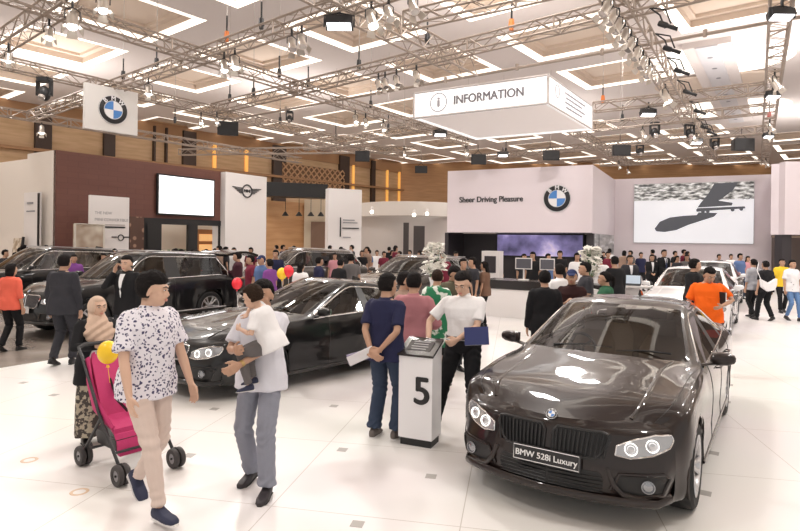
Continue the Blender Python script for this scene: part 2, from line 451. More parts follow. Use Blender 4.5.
    for q in (1,-1):
        tm.ell(sh[q]+(Rs@V((-.015*q,0,-.004)))*s, (.060 if style != 'jacket' else .067)*s, nu=12, nv=8)
        a, b, c = sh[q], el[q], wr[q]
        if sleeve == 'short':
            m1 = a.lerp(b,.78); tm.tube([a, a.lerp(b,.4), m1], [up_r[0]*s, up_r[1]*s, .063*s*loose], 12)
        elif sleeve == 'rolled':
            tm.tube([a, a.lerp(b,.5), b, b.lerp(c,.25)], [up_r[0]*s, up_r[1]*s, .052*s, .050*s], 12)
        elif sleeve == 'long':
            tm.tube([a, a.lerp(b,.5), b, b.lerp(c,.5), c.lerp(b,.03)], [up_r[0]*s, up_r[1]*s, up_r[2]*s, .050*s, .040*s], 12)
    # collar
    if collar != 'none' and vox < .02:
        cz = T(.515,0,-.012)
        tm.tube([T(.50,0,-.010), T(.535,0,-.008), T(.548,0,-.010)], [.082*s,.066*s,.062*s], 14)
    tme = remesh(tm, cv, 2)
    if vox < .016:
        push(tme, lambda x, y, z: (math.sin(x*38+2.5*math.sin(z*14)+y*22)*.0035 + noise.noise((x*9,y*9,z*7))*.009+(.004 if not tuck else 0))*(1 if z < hipz+.3*s else .5)*s)
    linkmesh({'jacket':'jacket','tunic':'blouse'}.get(style,'shirt'), tme, top, e)
    if style == 'jacket':
        # white shirt front showing in the opening, with lapels beside it
        sf = MB(); lp = MB(); n = 7
        def onfront(x, z, o): 
            hw_, hd_, yo_ = [ (w2,d2,o2) for (z2,w2,d2,o2) in TORSO if z2 <= z+.03][-1]
            # interpolate depth
            for i in range(len(TORSO)-1):
                if TORSO[i][0] <= z <= TORSO[i+1][0]:
                    t = (z-TORSO[i][0])/(TORSO[i+1][0]-TORSO[i][0]); hw_ = TORSO[i][1]*(1-t)+TORSO[i+1][1]*t; hd_ = TORSO[i][2]*(1-t)+TORSO[i+1][2]*t; yo_ = TORSO[i][3]*(1-t)+TORSO[i+1][3]*t
            hw_ = max(hw_,.152) if z < .3 else hw_; hd_ = max(hd_,.106) if z < .3 else hd_
            ry = hd_*bw+infl+belly*math.exp(-((z-.14)/.10)**2); 
            return T(z, x, yo_+ry*math.sqrt(max(0,1-(x/(hw_*bw+infl))**2))+o)
        poly = []
        for i in range(n):
            t = i/(n-1); z = .14+.36*t; hwid = .008+.046*t
            poly.append([onfront(-hwid,z,.010), onfront(0,z,.016), onfront(hwid,z,.010)])
        back = [[p-Rs@V((0,.03*s,0)) for p in r] for r in poly]
        sf.rings([r+b[::-1] for r, b in zip(poly, back)])
        so = sf.obj('shirt_front', mat('shirt_white', (.78,.78,.80), .8), e, True)
        if extra == 'tie':
            tp = [onfront(0,.17,.022), onfront(0,.30,.022), onfront(0,.44,.020), onfront(0,.485,.020)]
            MB().tube(tp, [(.03*s,.006*s),(.025*s,.006*s),(.014*s,.006*s),(.018*s,.010*s)], 8, up=Rs@V((0,1,0))).obj('tie', mat('tie_dark', (.02,.03,.08), .6), so, True)
        for q in (1,-1):
            a_ = [onfront(q*(.006+.042*t),.14+.36*t,.014) for t in [i/6 for i in range(7)]]
            b_ = [onfront(q*(.012+(.10 if t < .75 else .085)*t),.14+.36*t,.020) for t in [i/6 for i in range(7)]]
            c_ = [p-Rs@V((0,.02,0)) for p in b_]; d_ = [p-Rs@V((0,.02,0)) for p in a_]
            lp.rings([[a,b,c,d] for a,b,c,d in zip(a_,b_,c_,d_)])
        lp.obj('lapel', top, e, True)
    if style == 'buttoned':
        bm_ = MB()
        for i in range(5): bm_.ell(T(.06+.085*i, 0, .112+.020), (.006*s,.004*s,.006*s), nu=6, nv=4)
        bm_.obj('buttons', mat('button_white', (.7,.7,.7), .4), e)
    if tuck and vox < .016:
        MB().rings(tor(.024, [(.085,.152,.105,-.004),(.115,.150,.103,-.002)], 20)).obj('belt', mat('leather_black', (.015,.012,.012), .35), e, True)
    if glasses:
        gm = MB()
        for q in (1,-1):
            gm.tube([w(.031*q+.02*math.cos(a), .093, .006+.015*math.sin(a)) for a in [2*PI*k/12 for k in range(13)]], .0022*hs, 5, caps=False)
            gm.tube([w(.052*q,.090,.012), w(.078*q,.02,.010), w(.08*q,-.02,.006)], .002*hs, 5)
        gm.tube([w(-.011,.094,.01), w(.011,.094,.01)], .002*hs, 5); gm.obj('glasses', mat('glasses_dark', (.01,.01,.01), .3), e)
    e['_'] = 0; del e['_']
    return e, dict(hc=e.matrix_basis @ hc if False else hc, wr=wr, el=el, sh=sh, T=T, s=s, ank=ank, w=w, hd=hd)
# ---------------------------------------------------------------- cars
def crom(keys, t, sharp=()):
    """interpolate a list of Vectors at parameter t; keys in 'sharp' get one-sided tangents"""
    n = len(keys); i = min(int(t), n-2); f = t-i
    p1, p2 = keys[i], keys[i+1]
    m1 = (p2-p1) if (i == 0 or i in sharp) else (p2-keys[i-1])*.5
    m2 = (p2-p1) if (i+2 >= n or (i+1) in sharp) else (keys[i+2]-p1)*.5
    f2 = f*f; f3 = f2*f
    return p1*(2*f3-3*f2+1)+m1*(f3-2*f2+f)+p2*(-2*f3+3*f2)+m2*(f3-f2)
class Patch:
    """bicubic surface through key points K[i][j]; i along the car, j from the sill up to the centre line"""
    def __init__(s, K, ci=(), cj=()): s.K = [[Vector(p) for p in r] for r in K]; s.ci = ci; s.cj = cj
    def P(s, u, v):
        n = len(s.K); i = min(int(u), n-2)
        ks = {}
        for k in range(max(0,i-1), min(n, i+3)): ks[k] = crom(s.K[k], v, s.cj)
        full = [ks.get(k, Vector((0,0,0))) for k in range(n)]
        return crom(full, u, s.ci)
    def N(s, u, v):
        e = .02; n = len(s.K)-1; m = len(s.K[0])-1
        a = s.P(min(n,u+e), v)-s.P(max(0,u-e), v); b = s.P(u, min(m,v+e))-s.P(u, max(0,v-e))
        return a.cross(b).normalized()
def mir(p): return Vector((p.x, -p.y, p.z))

SEDAN = dict(fx=1.485, rx=-1.485, hw=.93, wheel=.335, belt=.93, roof=1.43, nose=2.30, tail=-2.55, hood=(.735,.850,.925,.975,1.02),
    cowl=.86, hdr=-.02, rrx=-1.08, cbx=-1.78, dz=1.07, low=.20, tumble=.61, cbh=1.03, c7z=0)
COUPE = dict(SEDAN, fx=1.43, rx=-1.43, roof=1.37, nose=2.28, tail=-2.55, hdr=-.12, rrx=-.95, cbx=-1.95, dz=1.02, cbh=1.0, belt=.90, tumble=.60, c7z=-.035, hood=(.72,.83,.90,.945,.98), cowl=.82)
SUV = dict(SEDAN, fx=1.405, rx=-1.405, hw=.94, wheel=.365, belt=1.06, roof=1.67, nose=2.24, tail=-2.28, hood=(.90,1.00,1.06,1.10,1.13), cowl=.95, hdr=.18, rrx=-1.75, cbx=-2.14, dz=1.12, low=.30, tumble=.66, cbh=1.10, c7z=-.02)
HATCH = dict(SEDAN, fx=1.35, rx=-1.35, hw=.89, roof=1.42, nose=2.12, tail=-2.1, hood=(.74,.84,.91,.96,1.01), cowl=.80, hdr=.0, rrx=-1.30, cbx=-1.85, dz=1.06, tumble=.60, cbh=1.03)
def keys(p):
    n = p['nose']; fx = p['fx']; rx = p['rx']; w = p['hw']; b = p['belt']; h = p['hood']; z0 = p['low']; tb = p['tumble']; rf = p['roof']
    zc = h[0]-.14; mid = (z0+b)/2-.05; K = []
    def col(xl, w1, w2, w3, w4, z4, rest):
        return [(xl, w1-.22, z0-.03), (xl, w1, z0), (xl, w2, z0+.22), (xl, w3, z4-.17), (xl, w4, z4)] + rest
    x = n-.30
    K.append([(x+.02,.55,z0-.03), (x-.02,.79,z0), (x+.00,.83,z0+.22), (x-.02,.82,zc), (x-.06,.79,h[0]-.03), (x-.07,.73,h[0]+.0), (x-.02,.66,h[0]+.012), (x+.05,.54,h[0]+.018), (x+.17,.30,h[0]+.012), (x+.22,0,h[0]+.005)])
    x = fx+.33; K.append(col(x, w-.05, w-.02, w-.01, w-.035, h[1]-.06, [(x,w-.09,h[1]-.01), (x+.0,w-.18,h[1]+.008), (x+.03,w-.31,h[1]+.012), (x+.07,.33,h[1]+.02), (x+.09,0,h[1]+.012)]))
    x = fx-.05; K.append(col(x, w-.03, w-.005, w, w-.02, h[2]-.09, [(x,w-.07,h[2]-.03), (x,w-.15,h[2]-.012), (x,w-.29,h[2]-.002), (x+.02,.34,h[2]+.015), (x+.03,0,h[2]+.008)]))
    x = fx-.42; K.append(col(x, w-.03, w-.01, w, w-.02, h[3]-.12, [(x,w-.07,h[3]-.05), (x,w-.14,h[3]-.035), (x,w-.27,h[3]-.012), (x+.04,.35,h[3]+.008), (x+.06,0,h[3]+.006)]))
    x = p['cowl']; K.append(col(x-.16, w-.03, w-.01, w, w-.025, b-.10, [(x-.18,w-.065,b), (x-.22,w-.10,b+.03), (x-.13,w-.19,h[4]-.03), (x+.03,.40,h[4]-.005), (x+.07,0,h[4])]))
    hd = p['hdr']; K.append(col(hd+.28, w-.03, w-.01, w+.0, w-.02, b-.09, [(hd+.28,w-.055,b+.01), (hd-.03,tb+.03,rf-.105), (hd-.04,tb-.03,rf-.062), (hd+.03,.32,rf-.032), (hd+.06,0,rf-.025)]))
    x = -.42; K.append(col(x, w-.03, w-.01, w, w-.02, b-.08, [(x,w-.055,b+.02), (x,tb+.02,rf-.075), (x,tb-.04,rf-.030), (x,.30,rf-.004), (x,0,rf)]))
    x = p['rrx']; c7 = p['c7z']; K.append(col(x+.05, w-.03, w-.005, w+.005, w-.01, b-.06, [(x+.05,w-.06,b+.04), (x,tb,rf-.105+c7), (x-.03,tb-.06,rf-.062+c7), (x-.05,.30,rf-.035+c7), (x-.06,0,rf-.03+c7)]))
    x = p['cbx']; q = p['cbh']; K.append(col(min(x+.12, rx-.05), w-.03, w, w+.005, w-.01, b-.05, [(x+.12,w-.085,q-.03), (x+.05,w-.16,q), (x-.0,w-.22,q+.015), (x-.07,.38,q+.035), (x-.10,0,q+.04)]))
    t = p['tail']; x = (p['cbx']+t)/2-.02; K.append(col(min(x, rx-.30), w-.05, w-.02, w-.01, w-.03, b-.05, [(x,w-.12,q-.03), (x-.01,w-.19,q-.01), (x-.02,w-.27,q), (x-.03,.36,q+.02), (x-.04,0,q+.025)]))
    x = t+.12; K.append([(x,.55,z0), (x,.78,z0+.02), (x-.01,.83,z0+.24), (x-.01,.83,b-.25), (x,.80,b-.08), (x+.01,.74,q-.07), (x,.66,q-.045), (x-.02,.54,q-.035), (x-.08,.30,q-.02), (x-.10,0,q-.015)])
    return K
def fascia_keys(p, K0):
    """front of the car: lateral keys from the centre line to the corner, rows from hood edge down"""
    n = p['nose']; z0 = p['low']; hz = p['hood'][0]
    top = [K0[9], K0[8], K0[7], K0[6], K0[5]]
    def row(z, xc, end, ys=(0,.30,.55,.70)): 
        dx = (0,-.035,-.115,-.20)
        return [Vector((xc+d, y, z)) for y, d in zip(ys, dx)] + [Vector(end)]
    return [ [Vector(q) for q in top], row(hz-.045, n-.045, K0[4]), row(hz-.15, n-.015, K0[3]), row(z0+.22, n+.015, K0[2], (0,.32,.60,.76)), row(z0+.06, n+.00, Vector(K0[1])*.4+Vector(K0[2])*.0+Vector((K0[1][0],K0[1][1],K0[1][2]+.06))*.6, (0,.32,.60,.75)), row(z0, n+.01, K0[1], (0,.32,.60,.74)), row(z0-.03, n-.10, K0[0], (0,.25,.42,.50))]

def arc_ring(cx, cz, r, y, a0=-10, a1=190, n=24): return [Vector((cx+r*math.cos(R(a)), y, cz+r*math.sin(R(a)))) for a in [a0+(a1-a0)*i/n for i in range(n+1)]]
WHEELC = {}
def wheel(parent, x, y, r, side, det=2):
    """alloy wheel; side=+1 faces +y"""
    key = (round(r,3), det)
    w = bpy.data.objects.new('wheel', None)
    if key not in WHEELC:
        ty = MB().rev([(r*.66,-.10),(r*.90,-.115),(r*.985,-.095),(r,-.05),(r,.05),(r*.985,.095),(r*.90,.115),(r*.66,.10)], Matrix.Rotation(R(-90),4,'X'), 36, True)
        rim = MB().rev([(r*.68,.105),(r*.70,.112),(r*.64,.105),(r*.60,.03),(r*.60,-.09),(r*.68,-.10)], Matrix.Rotation(R(-90),4,'X'), 36, True)
        sp = MB(); ns = 10
        for k in range(ns):
            a = 2*PI*k/ns + (.10 if k % 2 else -.10)
            d = Vector((math.cos(a),0,math.sin(a))); a2 = 2*PI*k/ns
            d2 = Vector((math.cos(a2),0,math.sin(a2)))
            sp.tube([d2*r*.12+Vector((0,.070,0)), d*r*.40+Vector((0,.082,0)), d*r*.65+Vector((0,.098,0))], [(.030,.014),(.020,.012),(.026,.012)], 6, up=Vector((0,1,0)))
        sp.rev([(0,.085),(r*.16,.080),(r*.20,.060),(r*.2,0)], Matrix.Rotation(R(-90),4,'X'), 20)
        dk = MB().rev([(0,-.02),(r*.48,-.02),(r*.48,.01),(0,.01)], Matrix.Rotation(R(-90),4,'X'), 28)
        WHEELC[key] = (ty.mesh('tyre', mat('tyre', (.012,.012,.013), .75), True), rim.mesh('rim', mat('alloy', (.55,.55,.57), .28, .9), True), sp.mesh('spokes', mat('alloy'), True), dk.mesh('brake_disc', mat('disc', (.08,.08,.08), .5, .6), True))
    tyre, rim_, sp_, dk_ = WHEELC[key]
    w = bpy.data.objects.new('wheel', tyre); COL.objects.link(w); w.parent = parent; w.location = (x, y, r)
    if side > 0: w.rotation_euler = (0,0,0)
    else: w.rotation_euler = (0,0,PI)
    for nm, m in (('rim', rim_), ('spokes', sp_), ('brake_disc', dk_)):
        o = bpy.data.objects.new(nm, m); COL.objects.link(o); o.parent = w
    return w
def glass_mat(name, tint=(.05,.05,.05), clear=.5):
    if name in MATS: return MATS[name]
    m = bpy.data.materials.new(name); m.use_nodes = True; nt = m.node_tree; nt.nodes.clear()
    out = nt.nodes.new('ShaderNodeOutputMaterial'); tr = nt.nodes.new('ShaderNodeBsdfTransparent'); tr.inputs[0].default_value = (clear,clear*.97,clear*.92,1)
    gl = nt.nodes.new('ShaderNodeBsdfGlossy'); gl.inputs['Color'].default_value = (1,1,1,1); gl.inputs['Roughness'].default_value = .03
    fr = nt.nodes.new('ShaderNodeFresnel'); fr.inputs['IOR'].default_value = 1.55
    mx = nt.nodes.new('ShaderNodeMixShader')
    nt.links.new(fr.outputs[0], mx.inputs[0]); nt.links.new(tr.outputs[0], mx.inputs[1]); nt.links.new(gl.outputs[0], mx.inputs[2]); nt.links.new(mx.outputs[0], out.inputs[0])
    MATS[name] = m; return m

def roundel(parent, M, r, name='badge', det=True, glow=None):
    """black ring, blue and white quarters; M maps local z to the outward normal"""
    b = MB().rev([(0,0),(r*1.0,0),(r*1.0,.012),(r*.97,.016),(0,.016)], M, 32).obj(name, mat('badge_black', (.012,.012,.016), .3), parent, True)
    MB().rev([(r*.955,.014),(r*1.0,.014),(r*1.0,.020),(r*.955,.020)], M, 32, True).obj('rim_ring', mat('badge_silver', (.65,.65,.66), .3, .6), b, True)
    MB().rev([(r*.60,.014),(r*.64,.014),(r*.64,.021),(r*.60,.021)], M, 32, True).obj('inner_ring', mat('badge_silver'), b, True)
    for k in range(4):
        a0 = PI/2*k; poly = [(0,0)]+[(r*.60*math.cos(a0+PI/2*i/8), r*.60*math.sin(a0+PI/2*i/8)) for i in range(9)]
        MB().prism(poly, .019, M).obj('quarter', mat('badge_white', (.80,.80,.82), .4) if k in (0,2) else mat('badge_blue', (.07,.23,.58), .4), b)
    if det:
        for ch, a in (('B',133),('M',90),('W',47)):
            me = text_mesh(ch, r*.42, .003, off=r*.012); o = linkmesh('letter', me, mat('badge_white'), b)
            T_ = Matrix.Translation((r*.79*math.cos(R(a)), r*.79*math.sin(R(a)), .017)) @ Matrix.Rotation(R(a-90),4,'Z')
            o.matrix_local = M @ T_
    return b

def car(label, loc, ang, p, paint, det=2, trim=True, group=None, plate=None, style='sedan', name='car', openhatch=False, intcol=(.05,.045,.04), seatcol=(.10,.08,.06), n=6):
    """ang: direction of the nose in degrees, 0 = +Y, positive turns left"""
    e = thing(name, label, 'car', (loc[0], loc[1], 0), R(ang+90), group)     # local +x is the nose
    K = keys(p); pt = Patch(K, ci=(4,8) if style != 'suv' else (4,7,8), cj=(5,6))
    NU = len(K)-1; NV = len(K[0])-1
    fk = fascia_keys(p, K[0]); fp = Patch(fk, cj=())
    wr = p['wheel']; Ra = wr+.045; chrome = mat('chrome', (.75,.75,.76), .12, 1.0)
    gp = glass_mat('car_glass', clear=.42)
    black = mat('trim_black', (.012,.012,.013), .35)
    def cellkind(i, j):
        if i == 4 and j >= 7: return 'windshield'
        if 4 <= i <= 7 and j == 5: return 'side'
        if i == 7 and j >= 7: return 'rear'
        return 'body'
    nj = 4 if det < 2 else n
    parts = {}
    us = [i/n for i in range(NU*n+1)]; vs = [j/nj for j in range(NV*nj+1)]
    G_ = [[pt.P(u, v) for v in vs] for u in us]
    def inset(kind, u, v): return True
    def arch(c):
        for ax in (p['fx'], p['rx']):
            if math.hypot(c.x-ax, c.z-wr) < Ra and abs(c.y) > .42: return ax
        return None
    for i in range(NU*n):
        for j in range(NV*nj):
            ci, cj = i//n, j//nj; k = cellkind(ci, cj); q = [G_[i][j], G_[i+1][j], G_[i+1][j+1], G_[i][j+1]]
            um, vm = (i+.5)/n, (j+.5)/nj
            if k == 'side':
                # pillars between the panes
                if abs(um-6.02) < .12 or um > 7.80 or um < 4.12: k = 'pillar'
                elif style != 'coupe' and abs(um-7.25) < .07: k = 'pillar'
                elif vm > 5.9 or vm < 5.05: k = 'pillar'
            if k == 'rear' and (um > 7.95): k = 'body'
            if k in ('body',):
                c = (q[0]+q[2])/2
                if arch(c) is not None: continue
                # snap to the wheel arch
                q2 = []
                for a in q:
                    ax = arch(a)
                    if ax is not None:
                        dx, dz = a.x-ax, a.z-wr; L = math.hypot(dx, dz) or 1; a = Vector((ax+dx/L*Ra, a.y, wr+dz/L*Ra))
                    q2.append(a)
                q = q2
            m = parts.setdefault(k, MB())
            for sgn in (1,-1): m.add([a if sgn == 1 else mir(a) for a in q], [[0,1,2,3] if sgn == 1 else [3,2,1,0]])
    # front
    nf = 5
    for i in range((len(fk)-1)*nf):
        for j in range(4*nf):
            q = [fp.P((i+a)/nf, (j+b)/nf) for a, b in ((0,0),(1,0),(1,1),(0,1))]
            for sgn in (1,-1): parts['body'].add([a if sgn == 1 else mir(a) for a in q], [[0,1,2,3] if sgn == 1 else [3,2,1,0]])
    # back and floor
    kb = K[-1]; t = p['tail']
    rk = [[Vector(kb[9]),Vector(kb[8]),Vector(kb[7]),Vector(kb[6]),Vector(kb[5])]]
    for z, xx, e_ in ((kb[4][2], t+.03, kb[4]), (kb[3][2], t+.02, kb[3]), (kb[2][2]+.1, t-.03, (kb[2][0],kb[2][1],kb[2][2]+.1)), (kb[2][2], t-.02, kb[2]), (kb[1][2], t+.03, kb[1])):
        rk.append([Vector((xx,0,z)),Vector((xx+.01,.33,z)),Vector((xx+.035,.58,z)),Vector((xx+.07,.71,z)),Vector(e_)])
    rp = Patch(rk)
    for i in range((len(rk)-1)*3):
        for j in range(12):
            q = [rp.P((i+a)/3, (j+b)/3) for a, b in ((0,0),(1,0),(1,1),(0,1))]
            for sgn in (1,-1): parts['body'].add([a if sgn == 1 else mir(a) for a in q], [[0,1,2,3] if sgn == 1 else [3,2,1,0]])
    def weld(mb, dist=.0012):
        me = bpy.data.meshes.new('b'); me.from_pydata([tuple(v) for v in mb.v], [], mb.f)
        bm = bmesh.new(); bm.from_mesh(me); bmesh.ops.remove_doubles(bm, verts=bm.verts, dist=dist); bmesh.ops.recalc_face_normals(bm, faces=bm.faces); bm.to_mesh(me); bm.free()
        me.polygons.foreach_set('use_smooth', [True]*len(me.polygons)); return me
    body = linkmesh('bodywork', weld(parts['body']), paint, e)
    linkmesh('windshield', weld(parts['windshield']), gp, e); linkmesh('rear_window', weld(parts['rear']), gp, e)
    sd = parts['side']
    for sgn, nm in ((1,'side_window'),(-1,'side_window')):
        m2 = MB()
        for f in sd.f:
            if (sd.v[f[0]].y > 0) == (sgn > 0): m2.add([sd.v[a] for a in f], [[0,1,2,3]])
        linkmesh(nm, weld(m2), gp, e)
    pl_ = parts['pillar']
    for sgn in (1,-1):
        m2 = MB()
        for f in pl_.f:
            if (pl_.v[f[0]].y > 0) == (sgn > 0): m2.add([pl_.v[a] for a in f], [[0,1,2,3]])
        linkmesh('window_frame', weld(m2), black, e)
    # arches and underside
    for ax in (p['fx'], p['rx']):
        for sgn in (1,-1):
            yo = (p['hw']-.012)*sgn
            lip = MB().tube([Vector((ax+Ra*math.cos(R(a)), yo-sgn*.025*abs(math.cos(R(a)))**3, wr+Ra*math.sin(R(a)))) for a in [-20+220*i/28 for i in range(29)]], .014, 6).obj('wheel_arch', paint, e, True)
            o_ = arc_ring(ax, wr, Ra, yo*.99, -25, 205); i_ = arc_ring(ax, wr, Ra, .55*sgn, -25, 205)
            wl = MB().grid([o_, i_]); wl.add([Vector((ax, .55*sgn, wr))]+i_, [[0,k,k+1] for k in range(1, len(i_))]); wl.obj('arch_liner', black, lip)
            wheel(e, ax, (p['hw']-.125)*sgn, wr, sgn)
    MB().box(((p['fx']+p['rx'])/2, 0, p['low']+.02), (p['fx']-p['rx']-2*Ra, 1.66, .06)).obj('underbody', black, e)
    MB().box(((p['nose']+p['fx'])/2+.0, 0, p['low']+.02), (.6, 1.1, .05)).obj('underbody', black, e)
    # side trim: chrome line round the windows
    if trim:
        for sgn in (1,-1):
            f = (lambda a: a) if sgn == 1 else mir
            lo = [f(pt.P(u, 5.02)+pt.N(u,5.02)*0) for u in [4.05+3.8*i/30 for i in range(31)]]
            hi = [f(pt.P(u, 5.93)) for u in [4.05+3.8*i/40 for i in range(41)]]
            tr_ = MB().tube(lo, (.011,.011), 6); tr_.tube(hi+[f(pt.P(7.86,5.6)), lo[-1]], (.011,.011), 6)
            tr_.obj('window_trim', chrome, e, True)
    # door cuts and handles
    if det >= 1:
        cuts = (4.62, 6.02, 7.45) if style != 'coupe' else (4.62, 6.45)
        for sgn in (1,-1):
            f = (lambda a: a) if sgn == 1 else mir
            for u in cuts:
                MB().tube([f(pt.P(u, v)) for v in [1.2+3.75*i/14 for i in range(15)]], (.004,.004), 4).obj('door_gap', black, e)
            for u in cuts[1:]:
                c = f(pt.P(u-.22, 3.75)); y_ = .028*sgn
                MB().tube([c, c+Vector((.02,y_,.0)), c+Vector((.17,y_,.006)), c+Vector((.20,0,.006))], (.013,.009), 8).obj('door_handle', paint, e, True)
            # sill line and crease
            MB().tube([f(pt.P(u, 1.25)) for u in [2.9+4.6*i/20 for i in range(21)]], (.014,.014), 6).obj('side_skirt', paint if style != 'suv' else mat('alloy'), e, True)
    # mirrors
    for sgn in (1,-1):
        bx = p['cowl']-.30; bz = p['belt']+.05; by = p['hw']-.07
        m_ = MB(); m_.tube([(bx+.02, (by-.02)*sgn, bz-.03), (bx+.01, (by+.05)*sgn, bz-.012), (bx, (by+.10)*sgn, bz+.0)], [(.045,.014),(.04,.014),(.035,.022)], 8)
        def mr(yy, hx, hz, dz_): return [Vector((bx+.02+hx*math.copysign(abs(math.cos(a_))**.7, math.cos(a_)), (by+yy)*sgn, bz+.045+dz_+hz*math.copysign(abs(math.sin(a_))**.7, math.sin(a_)))) for a_ in [2*PI*k/16 for k in range(16)]]
        m_.rings([mr(.055,.02,.022,-.01), mr(.075,.055,.052,-.004), mr(.13,.065,.060,0), mr(.20,.055,.055,.004), mr(.245,.035,.038,.006), mr(.258,.012,.015,.006)])
        mo = m_.obj('wing_mirror', paint, e, True)
        MB().box((bx-.042, (by+.145)*sgn, bz+.047), (.012,.15,.085)).obj('mirror_glass', mat('mirror', (.7,.7,.72), .05, 1.0), mo, True)
    # cabin
    ic = mat('interior', intcol, .8); sc = mat('seat_leather', seatcol, .6); b = p['belt']; q = p['cowl']
    MB().box((-.35,0,p['low']+.16), (2.9,1.55,.08)).obj('cabin_floor', ic, e)
    db = MB(); db.rings([[Vector((q-.05,y,b-.02)), Vector((q-.38,y,b+.0)), Vector((q-.46,y,b-.12)), Vector((q-.40,y,b-.35)), Vector((q-.0,y,b-.35))] for y in (-.76,-.3,.1,.3,.5,.76)]); db.obj('dashboard', ic, e)
    for sgn in (1,-1): MB().box((-.3, .83*sgn, (b+p['low'])/2+.05), (2.6,.05,b-p['low']-.12)).obj('door_lining', ic, e)
    hh = p['roof']-.32
    for sx, sy in ((.0,.37),(.0,-.37),(-1.0,.37),(-1.0,-.37)):
        if sx < -.5 and p['roof'] < 1.4: sx = -.82
        st = MB(); zb = p['low']+.20
        st.tube([(sx+.28,sy,zb+.12),(sx-.22,sy,zb+.09)], [(.25,.09),(.25,.10)], 12)
        st.tube([(sx-.18,sy,zb+.08),(sx-.36,sy,hh-.22),(sx-.42,sy,hh-.08)], [(.25,.08),(.24,.075),(.17,.05)], 12, up=Vector((1,0,0)))
        st.tube([(sx-.42,sy,hh-.09),(sx-.42,sy,hh+.10)], [(.13,.05),(.12,.045)], 10, up=Vector((1,0,0)))
        st.obj('seat', sc, e, True)
    sw = MB(); cx, cy, cz = q-.58, -.37 , b-.02
    M = Matrix.Translation((cx, cy, cz)) @ Matrix.Rotation(R(65),4,'Y')
    sw.rev([(.180,-.012),(.20,0),(.180,.012),(.165,0)], M, 24, True); sw.rev([(0,-.03),(.06,-.02),(.05,.02),(0,.02)], M, 14)
    for a in (0,130,230): 
        d = M.to_3x3() @ Vector((math.cos(R(a)), math.sin(R(a)), 0)); sw.tube([Vector((cx,cy,cz)), Vector((cx,cy,cz))+d*.18], .014, 6)
    sw.tube([Vector((cx,cy,cz)), Vector((q-.3,cy,b-.12))], .03, 8)
    sw.obj('steering_wheel', black, e, True)
    MB().box((q-.62,0,p['roof']-.17), (.03,.20,.06)).obj('rear_view_mirror', black, e)
    # ---- front details laid on the fascia surface
    def onf(y, z, o=0.0, sgn=1):
        """point on the front at lateral y and height z, pushed out by o"""
        u, v = 2.0, 2.0
        for _ in range(14):
            P0 = fp.P(u, v); du = (fp.P(min(len(fk)-1,u+.02), v)-P0)/.02; dv = (fp.P(u, min(4,v+.02))-P0)/.02
            ry, rz = y-P0.y, z-P0.z; D = du.y*dv.z-dv.y*du.z
            if abs(D) < 1e-7: break
            u += max(-.7,min(.7,(ry*dv.z-dv.y*rz)/D)); v += max(-.7,min(.7,(du.y*rz-ry*du.z)/D)); u = max(0, min(len(fk)-1.03, u)); v = max(0, min(3.96, v))
        P0 = fp.P(u, v); du = fp.P(u+.02, v)-P0; dv = fp.P(u, v+.02)-P0; nn = du.cross(dv)
        if nn.x < 0: nn = -nn
        nn.normalize(); r = P0+nn*o
        return r if sgn == 1 else mir(r)
    def decal(poly, o0, o1, name, m, parent, sgn=1, nn=None, sub=3):
        """slab whose front follows the nose: poly is (y,z) outline"""
        c = (sum(a for a,_ in poly)/len(poly), sum(b for _,b in poly)/len(poly)); rings = []
        k_ = len(poly)
        mb = MB(); out = []
        for t_ in [1-i/sub for i in range(sub)]:
            out.append([onf(c[0]+(a-c[0])*t_, c[1]+(b_-c[1])*t_, o1, sgn) for a, b_ in poly])
        base = [onf(a, b_, o0, sgn) for a, b_ in poly]
        rows = [base]+out; vs = [p_ for r_ in rows for p_ in r_]+[onf(c[0], c[1], o1, sgn)]; fs = []
        for i in range(len(rows)-1):
            for k in range(k_): fs.append([i*k_+k, i*k_+(k+1) % k_, (i+1)*k_+(k+1) % k_, (i+1)*k_+k])
        L = (len(rows)-1)*k_
        for k in range(k_): fs.append([L+k, L+(k+1) % k_, len(vs)-1])
        fs.append(list(range(k_))[::-1])
        mb.add(vs, fs); return mb.obj(name, m, parent, True)
    def rim(poly, o, r, name, m, parent, sgn=1):
        pts = [onf(a, b_, o, sgn) for a, b_ in poly]; return MB().tube(pts+[pts[0]], r, 6, caps=False).obj(name, m, parent, True)
    def dense(poly, k=3):
        o_ = []
        for i in range(len(poly)):
            a, b_ = poly[i], poly[(i+1) % len(poly)]
            for j in range(k): o_.append((a[0]+(b_[0]-a[0])*j/k, a[1]+(b_[1]-a[1])*j/k))
        return o_
    hz = p['hood'][0]; z0 = p['low']
    gk = hz-.055; gl = gk-.185 if p is not SUV else gk-.24
    dark = mat('grille_dark', (.006,.006,.007), .5)
    gl_chrome = chrome if plate is None else black
    for sgn in (1,-1):
        kid = dense([(.035,gl+.02),(.06,gl),(.33,gl+.008),(.37,gl+.04),(.425,gk-.05),(.41,gk-.005),(.37,gk+.004),(.06,gk+.008),(.03,gk-.03)], 3)
        gr = decal(kid, -.02, .006, 'kidney_grille', dark, e, sgn)
        rim(kid, .008, .011, 'grille_surround', gl_chrome, gr, sgn)
        if det >= 1:
            bars = MB()
            for k in range(12):
                y = .062+.029*k; bars.tube([onf(y+(.01*k/10), gl+.012, .012, sgn), onf(y+.02*k/10, (gl+gk)/2, .020, sgn), onf(y+.035*k/10, gk-.010, .012, sgn)], (.0055,.008), 5)
            bars.obj('grille_bars', black if plate else mat('bar_grey', (.16,.16,.17), .3, .6), gr, True)
        hl = [(.465,gk-.14),(.56,gk-.155),(.70,gk-.13),(.79,gk-.085),(.812,gk-.035),(.79,gk-.002),(.70,gk+.004),(.58,gk-.025),(.47,gk-.075)]
        hl = dense(hl, 3)
